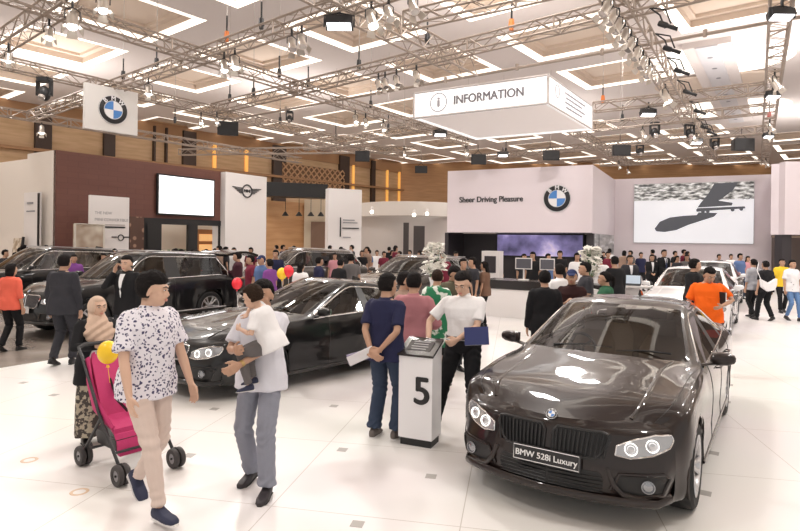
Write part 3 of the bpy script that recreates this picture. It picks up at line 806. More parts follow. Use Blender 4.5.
        h_ = decal(hl, -.02, .005, 'headlight', mat('headlight_bed', (.42,.42,.43), .2, .7), e, sgn)
        rim(hl, .006, .006, 'headlight_edge', chrome, h_, sgn)
        for yy, zz, rr_ in ((.560,gk-.092,.045),(.685,gk-.066,.045)):
            c = onf(yy, zz, .014, sgn); nn_ = (onf(yy, zz, .05, sgn)-onf(yy, zz, 0, sgn)).normalized(); nn_ = (nn_+Vector((1,0,0))).normalized()
            M_ = facing(c, nn_)
            MB().rev([(rr_*.88,-.004),(rr_*.88,.006),(rr_,.006),(rr_,-.004)], M_, 24, True).obj('halo_ring', mat('halo_lit', (1,1,1), .3, emit=(1,.97,.92), estr=1.5 if det >= 2 else .9), h_, True)
            MB().rev([(0,.012),(rr_*.5,.008),(rr_*.62,.0),(rr_*.84,-.002)], M_, 20).obj('lamp_lens', mat('lens_dark', (.55,.56,.58), .08, .8), h_, True)
        il = dense([(.44,z0+.10),(.60,z0+.07),(.76,z0+.09),(.80,z0+.20),(.77,z0+.235),(.60,z0+.225),(.50,z0+.22)], 3)
        inn = decal(il, -.01, .004, 'side_intake', dark, e, sgn); rim(il, .006, .012, 'intake_edge', paint, inn, sgn)
        c = onf(.675, z0+.155, .02, sgn); M_ = facing(c, (1,.25*sgn,0))
        MB().rev([(0,.008),(.028,.005),(.036,.0),(.040,.010),(.046,.008),(.048,-.012)], M_, 18).obj('fog_lamp', mat('fog_lens', (.32,.33,.35), .12, .8), inn, True)
        if det >= 2:
            MB().tube([onf(.42, z0+.25, .004, sgn), onf(.46, z0+.15, .02, sgn), onf(.52, z0+.075, .022, sgn), onf(.66, z0+.05, .018, sgn), onf(.79, z0+.06, .01, sgn)], (.010,.02), 8).obj('bumper_fin', paint, e, True)
    ci_ = dense([(0,z0+.045),(.20,z0+.045),(.36,z0+.065),(.40,z0+.12),(.38,z0+.20),(.36,z0+.215),(0,z0+.215)], 3)
    full = [(a, b_) for a, b_ in ci_]
    ctr = MB()
    for sgn in (1,-1):
        o_ = decal(full, -.01, .004, 'lower_intake', dark, e, sgn)
        if det >= 2:
            bars = MB()
            for k in range(5): bars.tube([onf(.01+.38*i/6, z0+.07+.028*k, .009, sgn) for i in range(7)], .004, 4)
            bars.obj('intake_mesh', black, o_)
    MB().tube([onf(abs(y), z0+.022, .018, 1 if y >= 0 else -1) for y in [-.80+1.6*i/24 for i in range(25)]], (.014,.03), 8).obj('front_splitter', paint, e, True)
    # hood lines
    if det >= 1:
        for sgn in (1,-1):
            f = (lambda a: a) if sgn == 1 else mir
            MB().tube([f(pt.P(u, 5.75)) for u in [.05+3.7*i/24 for i in range(25)]], (.0035,.0035), 4).obj('hood_gap', black, e)
            MB().tube([f(pt.P(u, 7.35-(.25*(1-u/4)))+Vector((0,0,-.004))) for u in [.15+3.7*i/24 for i in range(25)]], (.020,.010), 8).obj('hood_crease', paint, e, True)
        # wipers
        for y0, y1 in ((-.45,.10),(.15,.62)):
            MB().tube([(q-.02,y0,p['hood'][4]+.02),(q-.05,(y0+y1)/2,p['hood'][4]+.045),(q-.07,y1,p['hood'][4]+.04)], .009, 5).obj('wiper', black, e)
    bc = pt.P(.08, 9); 
    if det >= 1:
        roundel(e, facing(bc+Vector((.012,0,-.004)), (.75,0,.66)), .042, 'badge', det=det >= 2)
    pl = None
    if plate is not None or det >= 1:
        c = Vector((p['nose']+.040, 0, gl-.028)); M_ = facing(c, (1,0,.06))
        pl = MB().box((0,0,0), (.52,.125,.012)).obj('number_plate', mat('plate_black', (.012,.012,.014), .4) if plate else mat('plate_white', (.6,.6,.6), .5), e, M=M_)
        if plate:
            MB().tube([(-.248,-.052,.008),(.248,-.052,.008),(.248,.052,.008),(-.248,.052,.008),(-.248,-.052,.008)], .003, 4).obj('plate_border', mat('paint_white', (.8,.8,.8), .5), pl)
            add_text(plate, .063, Matrix.Translation((0,-.004,.007)), mat('paint_white'), 'plate_text', pl, depth=.002, off=.0012)
    # rear lights
    for sgn in (1,-1):
        zz = p['belt']-.10
        MB().ell((t+.10,.70*sgn,zz), (.06,.15,.055 if style != 'suv' else .09), None, 14, 8).obj('tail_light', mat('tail_red', (.45,.01,.01), .2, emit=(1,.03,.02), estr=.3), e, True)
    if style == 'suv':
        for sgn in (1,-1):
            f = (lambda a: a) if sgn == 1 else mir
            MB().tube([f(pt.P(u, 7.1)+Vector((0,0,.035))) for u in [5.1+1.9*i/16 for i in range(17)]], (.014,.012), 6).obj('roof_rail', mat('alloy'), e, True)
        for sgn in (1,-1):
            f = (lambda a: a) if sgn == 1 else mir
            MB().tube([f(pt.P(u, .95)+Vector((0,.005,.02))) for u in [2.7+4.7*i/14 for i in range(15)]], (.03,.05), 8).obj('lower_cladding', black, e, True)
    if openhatch:
        hm = MB(); a = math.radians(12); top = p['roof']-.08
        rows = []
        for i in range(6):
            tt = i/5; x_ = p['rrx']-.35-1.05*tt; z_ = top+.13*math.sin(tt*PI*.8)-.10*tt
            rows.append([Vector((x_, y, z_+(.03 if abs(y) < .4 else 0))) for y in (-.66,-.4,0,.4,.66)])
        bot = [[v+Vector((0,0,-.06)) for v in r] for r in rows]
        hm.rings([r+b_[::-1] for r, b_ in zip(rows, bot)]); hm.obj('open_tailgate', paint, e, True)
    if det >= 1:
        MB().rings([[pt.P(u,9)+Vector((0,dy,.0)) for dy in (-.02,.02)]+[pt.P(u,9)+Vector((-.01,dy,.045-.10*(u-7.05))) for dy in (.008,-.008)] for u in (6.85,6.95,7.05)]).obj('antenna_fin', paint, e, True)
    return e
# ---------------------------------------------------------------- the hall
D1 = Vector((.540,.842,0)).normalized(); D2 = Vector((.842,-.540,0)).normalized()   # the stands' two directions
white = mat('white_laminate', (.80,.77,.76), .35)
cream = mat('cream_panel', (.74,.68,.62), .5)
blackm = mat('black_matt', (.012,.012,.013), .5)
white_gloss = mat('white_gloss', (.82,.81,.82), .18)
def floor_build(nt, b):
    tc = nt.nodes.new('ShaderNodeTexCoord'); mp = nt.nodes.new('ShaderNodeMapping'); mp.inputs['Rotation'].default_value = (0,0,R(11.3))
    mp.inputs['Location'].default_value = (.35,.2,0)
    br = nt.nodes.new('ShaderNodeTexBrick'); br.offset = 0; br.inputs['Scale'].default_value = 1
    br.inputs['Brick Width'].default_value = 1.41; br.inputs['Row Height'].default_value = 1.41; br.inputs['Mortar Size'].default_value = .004
    br.inputs['Color1'].default_value = (.80,.775,.76,1); br.inputs['Color2'].default_value = (.79,.76,.745,1); br.inputs['Mortar'].default_value = (.52,.48,.44,1)
    n = nt.nodes.new('ShaderNodeTexNoise'); n.inputs['Scale'].default_value = .5; mx = nt.nodes.new('ShaderNodeMix'); mx.data_type = 'RGBA'; mx.blend_type = 'MULTIPLY'; mx.inputs[0].default_value = .12
    nt.links.new(tc.outputs['Object'], mp.inputs['Vector']); nt.links.new(mp.outputs[0], br.inputs['Vector']); nt.links.new(tc.outputs['Object'], n.inputs['Vector'])
    nt.links.new(br.outputs['Color'], mx.inputs[6]); nt.links.new(n.outputs['Color'], mx.inputs[7]); nt.links.new(mx.outputs[2], b.inputs['Base Color'])
floor_m = mat('floor_white', (.8,.78,.77), .30, build=floor_build)
struct('floor', MB().box((8,22,-.05),(96,90,.1)), floor_m)
# small grey inlays set in the white floor
dots = [(214.5,409),(189.4,455.4),(334,406),(342.4,449.7),(431,476.4),(357.4,524),(23.3,382.7),(54,395),(713,453),(704.3,493),(728.9,384.8),(726.2,401.8)]
inm = mat('inlay_grey', (.36,.34,.32), .35); inr = mat('inlay_ring', (.62,.45,.30), .35)
for i, (x, y) in enumerate(dots):
    p = G(x, y); M_ = Matrix.Translation((p.x,p.y,0)) @ Matrix.Rotation(R(-11.3 if i < 8 else -32.7),4,'Z')
    a = .045 if i < 8 else .05
    struct('trim_%d' % (i+1), MB().prism([(-a,-a),(a,-a),(a,a),(-a,a)], .002, M_), inm)
for i, (x, y) in enumerate(((29.4,460),(79.4,491.8))):
    p = G(x, y); struct('trim_%d' % (13+i), MB().rev([(.045,0),(.05,.002),(.065,.002),(.07,0)], Matrix.Translation((p.x,p.y,0)), 20, True), inr)
# darker marble floor on the left, beyond the white display floor
def marble(nt, b):
    tc = nt.nodes.new('ShaderNodeTexCoord'); n = nt.nodes.new('ShaderNodeTexNoise'); n.inputs['Scale'].default_value = .8; n.inputs['Detail'].default_value = 6
    r = ramp(nt, [(.3,(.17,.14,.12)),(.55,(.30,.26,.23)),(.75,(.42,.38,.35))]); nt.links.new(tc.outputs['Object'], n.inputs['Vector']); nt.links.new(n.outputs['Fac'], r.inputs['Fac']); nt.links.new(r.outputs['Color'], b.inputs['Base Color'])
marble_m = mat('floor_marble', (.3,.26,.23), .22, build=marble)
e0 = Vector((-6.0,8.65,0)); a = e0-D1*9; b_ = e0+D1*13
struct('trim_15', MB().prism([(a.x,a.y),(b_.x,b_.y),(b_.x-9,b_.y+5.8),(a.x-14,a.y+9)], .004), marble_m)
# ---- ceiling with lit coffers
ZC = 10.0; h8 = ZC-2; ceil_m = mat('ceiling_paint', (.70,.64,.62), .9); peach = mat('coffer_peach', (.74,.62,.52), .9)
cove = mat('cove_light', (1,.95,.88), .5, emit=(1,.90,.78), estr=1.3)
cu = Vector((.62,.785,0)); cv_ = Vector((-.785,.62,0)); cell = 5.85
B1 = Vector((-.901*h8, 2.65*h8, 0))      # far corner of one coffer
cb = MB(); cw = MB(); cp = MB(); cc = MB()
hs_ = 2.0
c00 = B1 - cu*hs_ + cv_*0 - cv_*0
c00 = B1 - (cu+cv_)*0 - cu*hs_ - cv_*hs_ if False else B1-cu*hs_*1.0-cv_*(-hs_)*0
c00 = B1 - cu*hs_ - cv_*hs_*-1
def proj(p): return (400+F*p.x/p.y, HY+F*(2-p.z)/p.y) if p.y > .5 else (None, None)
def cs(o, u, v, z): q = o+cu*u+cv_*v; return Vector((q.x, q.y, z))
half = cell/2
for i in range(-8, 11):
    for j in range(-9, 9):
        o = c00+cu*cell*i+cv_*cell*j
        if o.y < -12 or o.y > 66 or o.x < -44 or o.x > 60: continue
        px, py = proj(Vector((o.x,o.y,ZC)))
        plain = px is not None and 640 < px < 800 and 20 < py < 128
        H4 = [(-half,-half),(half,-half),(half,half),(-half,half)]
        if plain:
            cb.add([cs(o,u,v,ZC) for u, v in H4]+[cs(o,u,v,ZC+.1) for u, v in H4], [[0,1,2,3],[7,6,5,4]]); continue
        h4 = [(-hs_,-hs_),(hs_,-hs_),(hs_,hs_),(-hs_,hs_)]; i4 = [(u*.80,v*.80) for u, v in h4]; k4 = [(u*.42,v*.42) for u, v in h4]
        cb.add([cs(o,u,v,ZC) for u, v in H4]+[cs(o,u,v,ZC) for u, v in h4], [[k,(k+1)%4,4+(k+1)%4,4+k] for k in range(4)])
        j4 = [(u*.81,v*.81) for u, v in h4]; i4 = [(u*.70,v*.70) for u, v in h4]
        cw.add([cs(o,u,v,ZC+.005) for u, v in h4]+[cs(o,u,v,ZC+.05) for u, v in h4]+[cs(o,u,v,ZC+.05) for u, v in j4], [[k,(k+1)%4,4+(k+1)%4,4+k] for k in range(4)]+[[4+k,4+(k+1)%4,8+(k+1)%4,8+k] for k in range(4)])
        cp.add([cs(o,u,v,ZC+.05) for u, v in j4]+[cs(o,u,v,ZC+.30) for u, v in j4]+[cs(o,u,v,ZC+.30) for u, v in i4]+[cs(o,u,v,ZC+.42) for u, v in i4], [[k,(k+1)%4,4+(k+1)%4,4+k] for k in range(4)]+[[4+k,4+(k+1)%4,8+(k+1)%4,8+k] for k in range(4)]+[[8+k,8+(k+1)%4,12+(k+1)%4,12+k] for k in range(4)]+[[12,13,14,15]])
ceil_o = struct('ceiling', cb, ceil_m)
cw.obj('cove_light', cove, ceil_o); cp.obj('coffer_panel', peach, ceil_o)
# plain bay on the right: long rib with downlights between round light dishes
r0 = onz(706,40,ZC); r1 = onz(737,118,ZC)
d_ = (r1-r0).normalized(); M_ = Matrix((d_, Vector((0,0,1)).cross(d_), Vector((0,0,1)))).transposed().to_4x4(); M_.translation = (r0+r1)/2
L = (r1-r0).length
rib = MB().box((0,0,-.12),(L,1.7,.24)).obj('ceiling_rib', ceil_m, ceil_o, M=M_)
MB().box((0,0,-.26),(L,.8,.06)).obj('rib_panel', mat('rib_grey', (.60,.58,.60), .8), rib)
for k in range(9):
    MB().rev([(.0,-.30),(.10,-.30),(.13,-.27),(0,-.27)], Matrix.Translation((-L/2+1.5+k*L/9.5,0,0)), 12).obj('downlight', mat('downlight_grey', (.22,.22,.24), .5), rib)
for x, y, rr, lit in ((684,62,1.75,1),(744,58,1.75,1),(690,84,1.5,0),(742,79,1.5,0),(711,109,1.9,1),(750,106,1.9,1)):
    p = onz(x, y, ZC)
    MB().rev([(0,.0),(rr,.0),(rr+.12,-.06),(rr,-.12),(0,-.10)], Matrix.Translation(p), 32).obj('ceiling_dish', mat('dish_lit', (1,1,1), .5, emit=(1,.93,.82), estr=1.25) if lit else peach, ceil_o)
# ---- outer hall walls
def slab(A, B, z0, z1, t=.15):
    A = Vector(A); B = Vector(B); d = (B-A); L_ = d.length; d.normalize(); n_ = Vector((-d.y,d.x)); return MB().prism([tuple(A), tuple(B), tuple(B+n_*t), tuple(A+n_*t)], z1-z0, Matrix.Translation((0,0,z0)))
def woodb(c1, c2, sc=1.0):
    def f(nt, b):
        tc = nt.nodes.new('ShaderNodeTexCoord'); mp = nt.nodes.new('ShaderNodeMapping'); mp.inputs['Scale'].default_value = (.3*sc,.3*sc,3*sc)
        n = nt.nodes.new('ShaderNodeTexNoise'); n.inputs['Scale'].default_value = 2; n.inputs['Detail'].default_value = 4
        r = ramp(nt, [(.3,c1),(.7,c2)]); nt.links.new(tc.outputs['Object'], mp.inputs['Vector']); nt.links.new(mp.outputs[0], n.inputs['Vector']); nt.links.new(n.outputs['Fac'], r.inputs['Fac']); nt.links.new(r.outputs['Color'], b.inputs['Base Color'])
    return f
wood_tan = mat('wood_tan', (.6,.4,.24), .5, build=woodb((.50,.33,.18),(.64,.44,.27)))
wood_or = mat('wood_orange', (.5,.28,.13), .5, build=woodb((.40,.22,.10),(.52,.30,.15)))
WL0 = Vector((-41.4,13.6)); WL1 = Vector((0,60.2)); wd = (WL1-WL0).normalized()
struct('wall_left', slab(WL0, WL1, 0, ZC+.2, .3), wood_tan)
struct('wall_back', slab(WL1, (58,57), 0, ZC+.2, .3), wood_or)
struct('wall_right', slab((46,58), (46,-14), 0, ZC+.2, .3), cream)
def onwall(px, A, B):
    """point on ground line A-B that falls on image column px"""
    A = Vector(A); B = Vector(B); d = B-A; k = (px-400)/F; t = (k*A.y-A.x)/(d.x-k*d.y); q = A+d*t; return Vector((q.x, q.y))
wn = Vector((wd.y,-wd.x))   # towards the hall
tn = 16
for px, w_ in ((41,.9),(107,.7),(152,.12),(164,.12),(187,1.0),(277,1.3),(342,1.2),(371,.5)):
    q = onwall(px, WL0, WL1)-0*wd
    tn += 1; struct('trim_%d' % tn, slab(q+wn*.3-wd*w_/2, q+wn*.3+wd*w_/2, 0, ZC-.2, .3), mat('column_dark', (.045,.025,.018), .5))
for px in (213,245,352,386,398,410):
    q = onwall(px, WL0, WL1); tn += 1
    struct('trim_%d' % tn, slab(q+wn*.12-wd*.14, q+wn*.12+wd*.14, 0, ZC-.9, .1), mat('gold_strip', (.9,.5,.15), .4, emit=(1,.48,.10), estr=.55))
tn += 1; struct('trim_%d' % tn, slab(WL0+wn*.1, WL1+wn*.1, ZC-1.0, ZC+.1, .1), mat('cornice_brown', (.36,.20,.10), .6))
tn += 1; struct('trim_%d' % tn, slab(WL0+wn*.5, WL1+wn*.5, ZC-2.9, ZC-2.72, .45), mat('cornice_brown'))
# lattice screen high on the wall
la = onwall(279, WL0, WL1)+wn*.25; lb = onwall(341, WL0, WL1)+wn*.25
lt = thing('lattice_screen', 'brown diagonal lattice screen high on the far left wooden wall', 'wall screen', (la.x, la.y, 5.9), 0)
ld = Vector((lb.x-la.x, lb.y-la.y, 0)); LL = ld.length; ld.normalize(); Ml = Matrix((ld, Vector((0,0,1)), ld.cross(Vector((0,0,1))))).transposed().to_4x4()
MB().prism([(0,0),(LL,0),(LL,2.5),(0,2.5)], .05, Ml).obj('backing', mat('lattice_back', (.20,.11,.06), .6), lt)
lm_ = MB()
for k in range(-5, int(LL/.62)+1):
    for sg in (0,1):
        x0 = k*.62; x1 = x0+2.5; z0_, z1_ = (0,2.5) if sg == 0 else (2.5,0)
        ta = max(0, (0-x0)/2.5); tb_ = min(1, (LL-x0)/2.5)
        if tb_ <= ta: continue
        p0 = Ml @ Vector((x0+2.5*ta, z0_+(z1_-z0_)*ta, .12)); p1 = Ml @ Vector((x0+2.5*tb_, z0_+(z1_-z0_)*tb_, .12)); lm_.tube([p0,p1], .07, 4)
lm_.obj('lattice', mat('lattice_wood', (.52,.32,.18), .6), lt)

# ---------------------------------------------------------------- the small-car stand on the left: brown wall, white end panel
A = Vector((-12.5,20.9)); d1 = Vector(D1.xy); d2 = Vector(D2.xy)
ZB = 5.12
def wp(px, off=0): return onwall(px, A+d2*off, A+d2*off+d1)
brown = mat('brown_brick', (.13,.05,.035), .6, build=lambda nt, b: (lambda tc, mp, br: (mp.inputs['Rotation'].__setattr__('default_value',(R(90),0,R(0))), nt.links.new(tc.outputs['Object'], mp.inputs[0]), nt.links.new(mp.outputs[0], br.inputs[0]), br.inputs['Scale'].__setattr__('default_value',1.2), br.inputs['Mortar Size'].__setattr__('default_value',.015), br.inputs['Color1'].__setattr__('default_value',(.150,.060,.044,1)), br.inputs['Color2'].__setattr__('default_value',(.140,.055,.041,1)), br.inputs['Mortar'].__setattr__('default_value',(.128,.050,.038,1)), nt.links.new(br.outputs[0], b.inputs['Base Color'])))(nt.nodes.new('ShaderNodeTexCoord'), nt.nodes.new('ShaderNodeMapping'), nt.nodes.new('ShaderNodeTexBrick')))
bw = thing('booth_wall', 'tall dark brown stand wall carrying a white screen, left of the white end panel', 'exhibition wall', (A.x, A.y, 0))
def rel(mb, parent, name, m, smooth=False):
    o = mb.obj(name, m, parent, smooth); o.matrix_local = Matrix.Translation(-parent.location); return o
P0 = wp(55); P1 = wp(143); P2 = wp(225)
rel(slab(P0, P1, 0, ZB), bw, 'wall_panel', brown); rel(slab(P1, P2, 2.75, ZB), bw, 'lintel_panel', brown)
rel(slab(P0-d2*2.1, P0-d2*0.02, 0, ZB, .15), bw, 'white_side_panel', cream)
fr_ = MB()
for px, w_ in ((144,.35),(152,.9),(193,.5),(222,.25)):
    q = wp(px, .03); fr_ = slab(q-d1*w_/2, q+d1*w_/2, 0, 2.72, .14); rel(fr_, bw, 'door_post', blackm)
rel(slab(P1+d2*.05, P2+d2*.05, 2.55, 2.80, .2), bw, 'header_beam', blackm)
# inside of the opening
rel(slab(P1-d2*3+d1*.5, P2-d2*3+d1*3, 0, 3.2), bw, 'back_wall', mat('room_cream', (.78,.72,.62), .6))
sh_ = thing('display_shelf', 'warm lit wooden display shelf inside the dark framed stand opening', 'shelf', tuple(wp(207,-1.6))+(0,), math.atan2(D1.y, D1.x))
MB().box((0,0,1.2),(1.3,.35,2.4)).obj('cabinet', mat('shelf_wood', (.42,.20,.08), .5), sh_)
for k in range(4): MB().box((0,-.20,.5+.5*k),(1.2,.06,.34)).obj('lit_niche', mat('niche_lit', (.9,.55,.25), .5, emit=(1,.55,.22), estr=.5), sh_)
# palm plant
def palm(loc, label, Hh=2.2, group=None):
    e = thing('potted_palm', label, 'plant', loc, 0, group)
    MB().rev([(0,0),(.16,0),(.22,.35),(.24,.40),(.19,.40),(0,.36)], n=16).obj('pot', white, e, True)
    MB().tube([(0,0,.3),(.02,0,.9),(0,.02,Hh*.55)], [.035,.03,.02], 8).obj('stem', mat('stem', (.20,.13,.06), .7), e, True)
    rnd = random.Random(5)
    fm_ = MB()
    for k in range(13):
        a = 2*PI*k/13+rnd.random()*.3; l_ = .7+.3*rnd.random(); base = Vector((0,0,Hh*.55)); up = .5+.5*rnd.random()
        pts = [base+Vector((math.cos(a)*l_*t, math.sin(a)*l_*t, up*t-1.1*t*t*up*.8)) for t in (0,.25,.5,.75,1)]
        fm_.tube(pts, [(.015,.006),(.05,.006),(.06,.006),(.045,.006),(.008,.004)], 6)
    fm_.obj('fronds', mat('leaf', (.07,.17,.05), .5), e, True)
    return e
palm(tuple(wp(170,-.9))+(0,), 'green palm in a white pot inside the dark framed opening')
# screen on the brown wall
def wall_screen(name, label, q0, q1, z00, z01, z10, z11, off, imgmat, framemat, cat='screen', border=.07):
    n3 = Vector((q1.y-q0.y, -(q1.x-q0.x), 0)).normalized()
    e = thing(name, label, cat, (q0.x, q0.y, z00))
    a_ = Vector((q0.x,q0.y,0)); b2 = Vector((q1.x,q1.y,0)); d = (b2-a_).normalized()
    M0 = Matrix((d, Vector((0,0,1)), n3)).transposed().to_4x4(); L_ = (b2-a_).length; Hh = z01-z00
    MB().prism([(-border,-border),(L_+border,-border),(L_+border,Hh+border),(-border,Hh+border)], .10, M0).obj('frame', framemat, e)
    s_ = MB().prism([(0,0),(L_,0),(L_,Hh),(0,Hh)], .02, Matrix()).obj('display', imgmat, e); s_.matrix_local = M0 @ Matrix.Translation((0,0,.10))
    return e, L_, Hh, M0
lit_white = mat('screen_white', (1,1,1), .3, emit=(.95,.97,1), estr=1.3, build=None)
q0, q1 = wp(157,.05), wp(211.5,.05)
e_, L_, Hh, M0 = wall_screen('wall_screen', 'glowing blank white screen on the dark brown wall', q0, q1, 2+24*q0.y/F, 2+62*q0.y/F, 0, 0, 0, lit_white, blackm)
MB().box((L_/2,Hh*.5,.125),(L_*.9,.03,.01)).obj('grey_line', mat('line_grey', (.55,.55,.58), .5), e_, M=M0)
# white end panel with winged ring emblem
q0, q1 = wp(225,.35), wp(266,.35)
ep = thing('end_panel', 'tall white end panel with a winged ring emblem, right of the brown wall', 'exhibition panel', (q0.x,q0.y,0))
rel(slab(q0, q1, 0, ZB-.02, .9), ep, 'panel', white)
c = (q0+q1)/2 + d2*.01; zc = 2+47*c.y/F
Mw = facing((c.x-q0.x, c.y-q0.y, zc), (D2.x, D2.y, 0)); em = mat('emblem_dark', (.05,.05,.055), .4)
wg = MB().rev([(.27,0),(.27,.03),(.33,.03),(.33,0)], Mw, 28, True)
for sg in (1,-1):
    for k in range(4): wg.add([Mw @ Vector((sg*(.32+.0*k), .14-.075*k, .03)), Mw @ Vector((sg*(.92-.13*k), .17-.075*k, .03)), Mw @ Vector((sg*(.88-.13*k), .125-.075*k, .03)), Mw @ Vector((sg*.32, .095-.075*k, .03)),
              Mw @ Vector((sg*(.32+.0*k), .14-.075*k, 0)), Mw @ Vector((sg*(.92-.13*k), .17-.075*k, 0)), Mw @ Vector((sg*(.88-.13*k), .125-.075*k, 0)), Mw @ Vector((sg*.32, .095-.075*k, 0))], [[0,1,2,3],[7,6,5,4],[0,4,5,1],[1,5,6,2],[2,6,7,3],[3,7,4,0]])
wg.obj('emblem', em, ep); add_text('MINI', .21, Mw, em, 'emblem_text', ep, depth=.03, off=.004)
# free-standing info boards by the brown wall
def board(name, label, pxa, pxb, ytop, off, m, cat='info board', th=.12, zbot=0):
    qa, qb = wp(pxa,off), wp(pxb,off); zt = 2+(238-ytop)*((qa.y+qb.y)/2)/F
    e = thing(name, label, cat, (qa.x,qa.y,zbot)); n3 = Vector((D2.x,D2.y,0)); M0 = Matrix((D1, Vector((0,0,1)), n3)).transposed().to_4x4(); L_ = (qb-qa).length
    MB().prism([(0,0),(L_,0),(L_,zt-zbot),(0,zt-zbot)], th, M0).obj('panel', m, e); return e, L_, zt-zbot, M0 @ Matrix.Translation((0,0,th))
e_, L_, Hh, M0 = board('info_board', 'white info board with heading and dark rule before the brown wall', 88, 127, 198, 1.5, white)
gt = mat('print_grey', (.30,.30,.32), .6)
add_text('THE NEW', .145, M0 @ Matrix.Translation((.16,Hh-.62,0)), gt, 'heading', e_, align='LEFT'); add_text('MINI CONVERTIBLE', .145, M0 @ Matrix.Translation((.16,Hh-.86,0)), gt, 'heading', e_, align='LEFT'); MB().box((.75,Hh-1.04,.005),(1.1,.05,.01)).obj('print_line', mat('print_pale', (.5,.47,.45), .6), e_, M=M0)
MB().box((L_/2,Hh-1.12,.01),(L_*.78,.05,.02)).obj('rule', blackm, e_, M=M0)
Mr = M0 @ Matrix.Translation((L_*.78,Hh-1.5,0)); MB().rev([(.09,0),(.09,.02),(.12,.02),(.12,0)], Mr, 18, True).box(Mr @ Vector((0,0,.01)), (.0,.0,.0)).obj('ring_mark', blackm, e_)
MB().box((L_*.78-.24,Hh-1.48,.01),(.22,.04,.02)).obj('wing_mark', blackm, e_, M=M0); MB().box((L_*.78+.24,Hh-1.48,.01),(.22,.04,.02)).obj('wing_mark', blackm, e_, M=M0)
e_, L_, Hh, M0 = board('poster_board', 'leaning brown and cream picture board standing left of the white info board', 73, 102, 226, 2.0, mat('poster_print', (.5,.4,.3), .5, build=pattern('noise',1.3,(.30,.18,.11),(.72,.66,.56),.5,.12)))
MB().tube([M0 @ Vector((0,0,0)), M0 @ Vector((L_,0,0)), M0 @ Vector((L_,Hh,0)), M0 @ Vector((0,Hh,0)), M0 @ Vector((0,0,0))], .035, 5).obj('frame', mat('frame_light', (.7,.66,.6), .5), e_)
e_, L_, Hh, M0 = board('patterned_screen', 'narrow dark brown patterned screen left of the stand opening', 128, 142, 218, .35, mat('lattice_print', (.2,.1,.06), .6, build=pattern('flecks',3.2,(.10,.05,.035),(.36,.22,.15),.30,.05)), cat='screen panel')
# cream block and sign further left
Q = Vector((-14.3,22.1)); 
struct('wall_stand', slab(Q-d2*.0-d2*7, Q-d2*.0, 0, 4.95, .3), cream)
sb = thing('side_sign', 'cream upright sign with short text and a black edge at far left', 'sign', (A.x-d2.x*1.0-d1.x*.2, A.y-d2.y*1.0-d1.y*.2, 0))
Ms = facing((0,0,0), (-D1.x,-D1.y,0))
MB().prism([(-.75,0),(.35,0),(.35,3.6),(-.75,3.6)], .1, Ms @ Matrix.Translation((0,0,0))).obj('panel', white, sb)
MB().box((.38,2.2,.12),(.07,2.7,.05)).obj('black_edge', blackm, sb, M=Ms)
MB().box((-.2,2.9,.12),(.6,.05,.02)).obj('rule', gt, sb, M=Ms); MB().box((-.25,3.2,.12),(.45,.07,.02)).obj('heading', gt, sb, M=Ms)

lp_ = thing('poster_board', 'small patterned picture board leaning below the upright sign at far left', 'info board', (A.x-d2.x*1.75-d1.x*.5, A.y-d2.y*1.75-d1.y*.5, 0))
MB().box((0,1.15,.05),(.62,1.5,.05),rotm(x=-6)).obj('print', mat('poster_pale', (.5,.4,.3), .5, build=pattern('noise',5,(.34,.26,.18),(.66,.58,.48),.5,.1)), lp_, M=Ms); MB().box((.36,1.15,.05),(.06,1.6,.08),rotm(x=-6)).obj('dark_edge', blackm, lp_, M=Ms); MB().box((0,.2,.05),(.5,.42,.06)).obj('stand', blackm, lp_, M=Ms)

# ---------------------------------------------------------------- middle distance: timber booth, white pillar, pale rounded booth
tb = thing('timber_booth', 'open timber booth with a black overhead beam, right of the winged emblem panel', 'booth', (-7.2,30.5,0))
rel(slab(wp(266)-d2*1.5+d1*1.5, wp(266)+d1*4.7-d2*1.0, 0, 4.1), tb, 'timber_panel', mat('booth_timber', (.55,.30,.14), .5, build=woodb((.50,.26,.11),(.62,.36,.18))))
bb0 = Vector((-7.6,30.3)); bb1 = Vector((-4.0,31.5))
rel(slab(bb0, bb1, 4.25, 5.0, 1.0), tb, 'black_beam', blackm)
rel(slab((-5.6,33.5), (-3.2,33.5), 0, 4.3), tb, 'cream_panel', mat('booth_cream', (.66,.56,.42), .6))
rel(slab((-5.15,33.2), (-4.1,33.2), 0, 3.0), tb, 'doorway', mat('doorway_brown', (.20,.12,.08), .6))
rel(slab((-4.0,33.1), (-3.45,33.1), 0, 3.6, .3), tb, 'black_post', blackm)
for x in (-6.3,-5.55,-4.9,-4.35):
    e_ = thing('pendant_lamp', 'small black pendant lamp hanging in the timber booth', 'lamp', (x,31.5,4.2), 0, 'pendant lamps in the timber booth')
    MB().tube([(0,0,0),(0,0,-.75)], .015, 5).obj('cable', blackm, e_); MB().rev([(.04,-.72),(.20,-.95),(.17,-.95),(.02,-.76)], n=14, close=True).obj('shade', blackm, e_, True)
wpil = thing('white_pillar', 'broad white pillar panel with a black rule and small print, in mid hall', 'exhibition panel', (-3.51,28,0))
q0 = Vector((-3.51,28.0)); q1 = Vector((-1.93,28.7)); rel(slab(q0, q1, 0, 4.48, .5), wpil, 'panel', white)
dd = (q1-q0).normalized(); Mq = Matrix((Vector((dd.x,dd.y,0)), Vector((0,0,1)), Vector((dd.y,-dd.x,0)))).transposed().to_4x4()
MB().box((.62,2.6,.03),(.05,.95,.04)).obj('upright_rule', blackm, wpil, M=Mq); MB().box((1.15,2.55,.03),(.85,.05,.04)).obj('rule', blackm, wpil, M=Mq)
for k, (w2, z2) in enumerate(((.6,2.95),(.75,2.82),(.4,2.1))): MB().box((.75+w2/2,z2,.03),(w2,.05,.02)).obj('print_line', gt, wpil, M=Mq)
rb = thing('pale_booth', 'pale grey rounded booth wall in the far middle of the hall', 'booth', (0,40,0))
